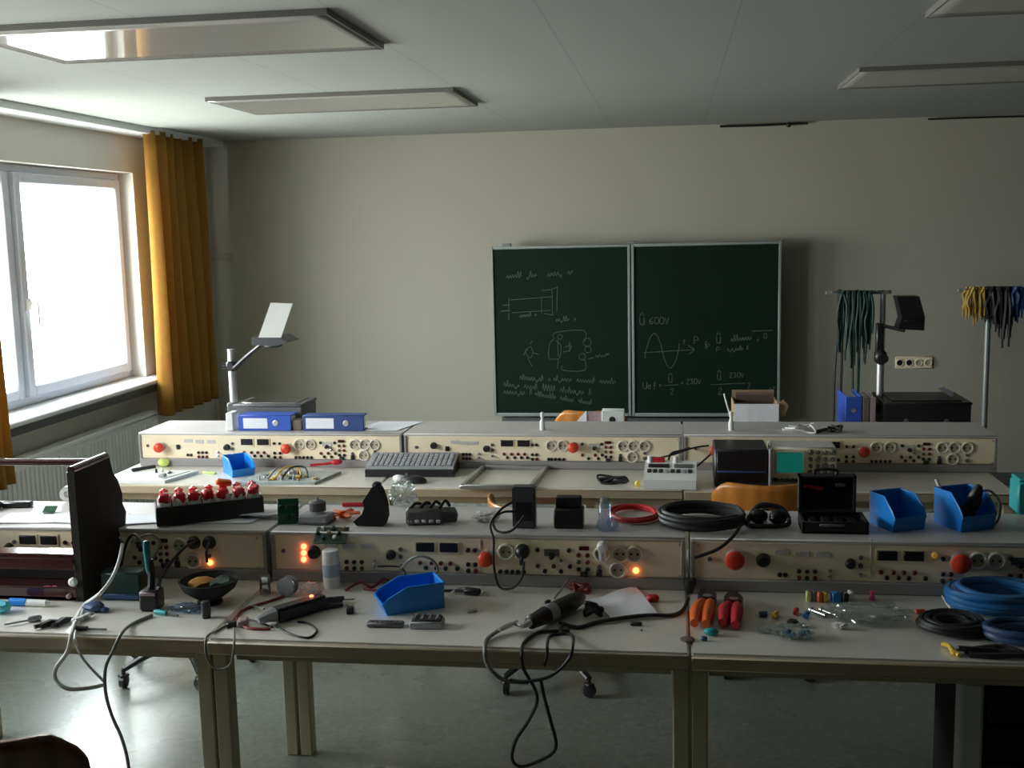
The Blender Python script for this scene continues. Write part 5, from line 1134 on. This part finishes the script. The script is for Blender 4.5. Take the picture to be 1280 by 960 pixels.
cable('black cord hanging in a long loop below the middle table', [(712, 788, 't'), (690, 789, 't'), (672, 791, 't'), (656, 802, 't'), (652, 815, 2.663), (654, 835, 2.655), (668, 860, 2.65), (671, 878, 2.65), (660, 902, 2.64), (645, 925, 2.64), (640, 948, 2.64), (650, 958, 2.64), (670, 953, 2.64), (690, 942, 2.64), (695, 928, 2.64), (688, 900, 2.645), (680, 870, 2.65), (676, 850, 2.65)], .0045, 'rubber')
cable('black cord looping from the rotary tool over the table edge', [(705, 779, 't', .006), (700, 790, 't'), (715, 794, 't'), (716, 806, 2.664), (712, 822, 2.655), (698, 838, 2.65), (680, 848, 2.65), (655, 852, 2.65), (638, 850, 2.66)], .0045, 'rubber')
cable('short black cord loop over the table edge below the rotary tool', [(702, 792, 't'), (688, 795, 't'), (684, 806, 2.664), (684, 818, 2.66), (680, 832, 2.66)], .004, 'rubber')
solo(tangle(0, 0, 0, .05, .06, .045, 12, .006, 14), 'cord_bundle', 'rubber', 'tied black cord bundle between rotary tool and white paper', 'cable', at(741, 770))
cable('thin white wire rising from the rotary tool to the panel', [(693, 748, 't', .02), (703, 735, 't', .03), (713, 722, 3.14)], .003, 'cable_grey')
q = at(722, 740); solo(tangle(0, 0, 0, .07, .05, .02, 10, .005, 15), 'test_lead', 'redlead', 'small red-brown lead heap behind the rotary tool', 'cable', q)
c = [on(*q, TZ) for q in ((766, 777), (822, 769), (794, 735), (737, 752))]; cx, cy = sum(p.x for p in c)/4, sum(p.y for p in c)/4
solo(B().sheet([(p.x-cx, p.y-cy) for p in c], 0, .0015, .010, 3), 'paper_sheet', 'paper', 'white paper sheet on the middle front table beside the rotary tool', 'paper', (cx, cy, TZ+.0005))
q = at(816, 752); solo(B().box((0, 0, .010), (.035, .022, .020), (0, 0, .2), bev=.006), 'red_clip', 'redmat', 'small red clip at the right corner of the white paper', 'clip', q)
q = at(795, 782); solo(B().box((0, 0, .005), (.032, .012, .010), bev=.003), 'chip', 'black', 'tiny black chip alone on the table in front of the white paper', 'chip', q)
q = at(802, 789); solo(B().sphere((0, 0, .003), (.004, .004, .003), 1), 'bead', 'dgrey', 'tiny dark bead near the black chip', 'bead', q)
# pliers
def pliers(label, px_tip, py_tip, feet, mat):
    tip = on(px_tip, py_tip, TZ+.015); t = thing('pliers', label, 'pliers', (tip.x, tip.y, TZ), 0, 'pliers on the front table')
    B().prism([(-.020, -.018), (-.026, .012), (-.012, .060), (.012, .060), (.026, .012), (.020, -.018)], .004, .034, 'z').put('jaw', 'black', t)
    B().lathe([(.012, 0), (.012, .004), (0, .005)], 16, (0, 0, .030)).put('pivot', 'steel', t)
    for (fx, fy), s_ in zip(feet, (-1, 1)):
        e = on(fx, fy, TZ+.018)-tip; mid = Vector((e.x*.62+s_*.006, e.y*.45, 0))
        B().tube([(s_*.010, -.008, .018), (mid.x, mid.y, .020), (e.x, e.y, .018)], lambda u: .0115+.0065*math.sin(PI*min(1, u*1.1)) , seg=10).put('handle', mat, t)
    return t
pliers('pliers with bright orange handles on the right front table', 884, 752, ((868, 779), (882, 780)), 'orange')
pliers('pliers with red handles lying right of the orange ones', 917, 756, ((903, 778), (919, 781)), 'redmat')
q = at(889, 794); solo(B().sphere((0, 0, .010), (.020, .014, .010), 2, .2, 2), 'bottle_top', 'teal', 'small teal cap in front of the orange pliers', 'cap', q)
q = at(880, 801); solo(B().box((0, 0, .006), (.016, .012, .012), bev=.003), 'chip', 'navy', 'tiny dark chip in front of the teal cap', 'chip', q)
q = at(859, 800); solo(B().lathe([(.018, 0), (.018, .004), (.012, .006), (0, .006)], 16), 'washer', 'book', 'flat brown disc near the table joint', 'disc', q)
# row of small parts
for i, (px_, py_, w_, m_, lb) in enumerate(((1010, 751, 6, 'lime', 'small yellow-green terminal block, leftmost of the coloured row'), (1017, 751, 5, 'dgrey', 'small dark terminal block second in the coloured row'), (1024, 752, 6, 'orange', 'small orange terminal block, left one in the coloured row'), (1031, 752, 6, 'yellow', 'small yellow terminal block in the coloured row'), (1045, 752, 13, 'blue', 'blue terminal block in the coloured row'), (1056, 753, 8, 'black', 'black terminal block right of the blue one'), (1063, 750, 6, 'white', 'white terminal block at the right end of the coloured row'))):
    q = at(px_, py_); t = thing('terminal_block', lb, 'terminal', q, .05*i, 'terminal blocks on the right front table'); B().box((0, 0, .014), (w_*.0021, .022, .028), bev=.003).put('block', m_, t); B().cyl((0, -.003, .028), (0, -.003, .030), .0035).put('screw', 'steel', t)
q = at(1090, 750); t = thing('push_pin', 'pink push pin standing at the foot of the right panel', 'pin', q); B().lathe([(.009, 0), (.007, .01), (.006, .022), (.010, .026), (0, .028)], 12).put('head', 'pink', t)
for (px_, py_, m_, rz, lb, ln) in ((969, 772, 'yellow', 1.2, 'small yellow part in front of the coloured row', .03), (995, 768, 'redmat', 1.4, 'small red part in front of the coloured row', .028), (1008, 772, 'cable_blue', 1.3, 'small blue part in front of the coloured row', .03), (954, 771, 'navy', .2, 'small grey-blue part right of the red pliers', .02)):
    q = at(px_, py_); t = thing('electronic_part', lb, 'part', q, rz, 'loose parts on the right front table'); B().cyl((-ln/2, 0, .008), (ln/2, 0, .008), .0075).put('part_body', m_, t); B().cyl((-ln/2-.012, 0, .007), (ln/2+.012, 0, .007), .0012).put('lead_wire', 'steel', t)
for (px_, py_, rz, lb) in ((1024, 769, -.9, 'thick silver pin, left of two beside the blue part'), (1037, 769, -.9, 'thin silver pin, right of two beside the blue part')):
    q = at(px_, py_); t = thing('metal_pin', lb, 'pin', q, rz, 'silver pins'); B().cyl((-.026, 0, .006), (.024, 0, .006), .006 if px_ < 1030 else .004).put('shaft', 'chrome', t); B().cyl((-.032, 0, .006), (-.026, 0, .006), .008).put('head', 'chrome', t)
for (px_, py_, s_, lb) in ((991, 781, .016, 'small black knob behind the clear bag of screws'), (1006, 784, .009, 'tiny black knob right of the larger one')):
    q = at(px_, py_); solo(B().lathe([(s_, 0), (s_, s_*.5), (s_*.7, s_*.8), (0, s_*.8)], 16), 'control_knob_spare', 'black', lb, 'knob', q)
q = at(992, 797); t = thing('parts_bag', 'clear plastic bag holding blue parts on the right front table', 'bag', q); crumple((.055, .035, .018), seed=41, loc_=(0, 0, .017)).put('bag_film', 'film', t)
for k in range(6): B().box((-.025+.012*k, .008*math.sin(k*2), .010+.003*(k % 2)), (.014, .012, .010), (0, .2*k, k), bev=.002).put('blue_part', 'cable_blue' if k % 3 else 'alu', t)
q = at(963, 790); solo(crumple((.04, .02, .007), seed=43, loc_=(0, 0, .0065)), 'plastic_bag', 'film', 'flat clear plastic scrap left of the bag of blue parts', 'bag', q)
q = at(1085, 776); solo(crumple((.11, .055, .024), seed=45, freq=2.6, loc_=(0, 0, .022)), 'plastic_bag', 'film', 'large crumpled clear plastic wrap left of the black coil', 'bag', q)
q = at(1050, 786); solo(crumple((.02, .012, .009), seed=46, loc_=(0, 0, .0085)), 'plastic_bag', 'tissue', 'small whitish scrap at the left end of the clear wrap', 'scrap', q)
q = at(1150, 768); t = thing('electronic_part', 'small orange-red part left of the black coil', 'part', q, .2); B().cyl((-.012, 0, .008), (.012, 0, .008), .007).put('part_body', 'orange', t); B().cyl((.012, 0, .008), (.030, 0, .008), .003).put('lead_wire', 'steel', t)
# coils on the right
coil((at(1240, 762)[0]+.01, at(1240, 762)[1]+.0, TZ), .125, .098, .0095, 10, 'large shiny blue cable coil at the right end of the front table', 'cable_blue', 7, lift=.95, wob=.05, inner=.78)
coil(at(1191, 787), .092, .078, .0075, 12, 'black cable coil in front of the blue coil', 'rubber', 9, lift=.32, wob=.05, inner=.42)
coil((at(1268, 800)[0]+.02, at(1268, 800)[1], TZ), .105, .075, .009, 6, 'dark cable coil at the right edge near the table front', 'navy', 11, lift=.7, wob=.07, inner=.6)
solo(tangle(0, 0, 0, .18, .07, .012, 14, .007, 18), 'cable', 'rubber', 'black cable end lying at the table edge under the dark coil', 'cable', (at(1240, 820)[0], at(1240, 820)[1], TZ))
q = at(1187, 815); solo(B().tube([(-.008, .035, .006), (.0, .01, .012), (.004, -.015, .008), (.014, -.035, .006)], .0055, seg=8).box((.006, -.02, .007), (.018, .02, .010), (0, 0, .4), bev=.003), 'cable_tag', 'yellow', 'yellow cable tag at the table edge before the black coil', 'tag', q)
cable('thin white wire at the left rim of the blue coil', [(1178, 745, 't', .012), (1184, 755, 't', .012), (1190, 762, 't', .004)], .003, 'cable_white')

# ------------------------------------------------------------------ daylight
W = bpy.data.worlds.new('overcast_sky'); SC.world = W; W.use_nodes = True
nt = W.node_tree; bg = nt.nodes['Background']
tc = nt.nodes.new('ShaderNodeTexCoord'); sp = nt.nodes.new('ShaderNodeSeparateXYZ'); mr = nt.nodes.new('ShaderNodeMapRange')
nt.links.new(tc.outputs['Generated'], sp.inputs[0]); nt.links.new(sp.outputs['Z'], mr.inputs['Value'])
mr.inputs['From Min'].default_value = -.15; mr.inputs['From Max'].default_value = .5; mr.inputs['To Min'].default_value = 0; mr.inputs['To Max'].default_value = 1
mx = nt.nodes.new('ShaderNodeMix'); mx.data_type = 'RGBA'; nt.links.new(mr.outputs['Result'], mx.inputs[0])
mx.inputs[6].default_value = (.62, .64, .60, 1); mx.inputs[7].default_value = (.90, .96, 1.0, 1)
nt.links.new(mx.outputs[2], bg.inputs['Color']); bg.inputs['Strength'].default_value = 27.0
for y0, y1 in ((WY0, WY1), (W2Y0, W2Y1)):
    l = bpy.data.lights.new('window_daylight', 'AREA'); l.shape = 'RECTANGLE'; l.size = y1-y0; l.size_y = WZ1-WZ0
    l.cycles.is_portal = True
    lo_ = bpy.data.objects.new('window_daylight', l); COL.objects.link(lo_); lo_.location = (XL-TW-.02, (y0+y1)/2, (WZ0+WZ1)/2)
    lo_.rotation_euler = (PI/2, 0, -PI/2)
SC.view_settings.view_transform = 'Standard'; SC.view_settings.look = 'None'; SC.view_settings.exposure = 0.0; SC.view_settings.gamma = 1.0
SC.view_settings.use_curve_mapping = False
SC.cycles.max_bounces = 10; SC.cycles.diffuse_bounces = 6; SC.cycles.transparent_max_bounces = 16; SC.cycles.use_denoising = True
SC.cycles.caustics_reflective = False; SC.cycles.sample_clamp_indirect = 6
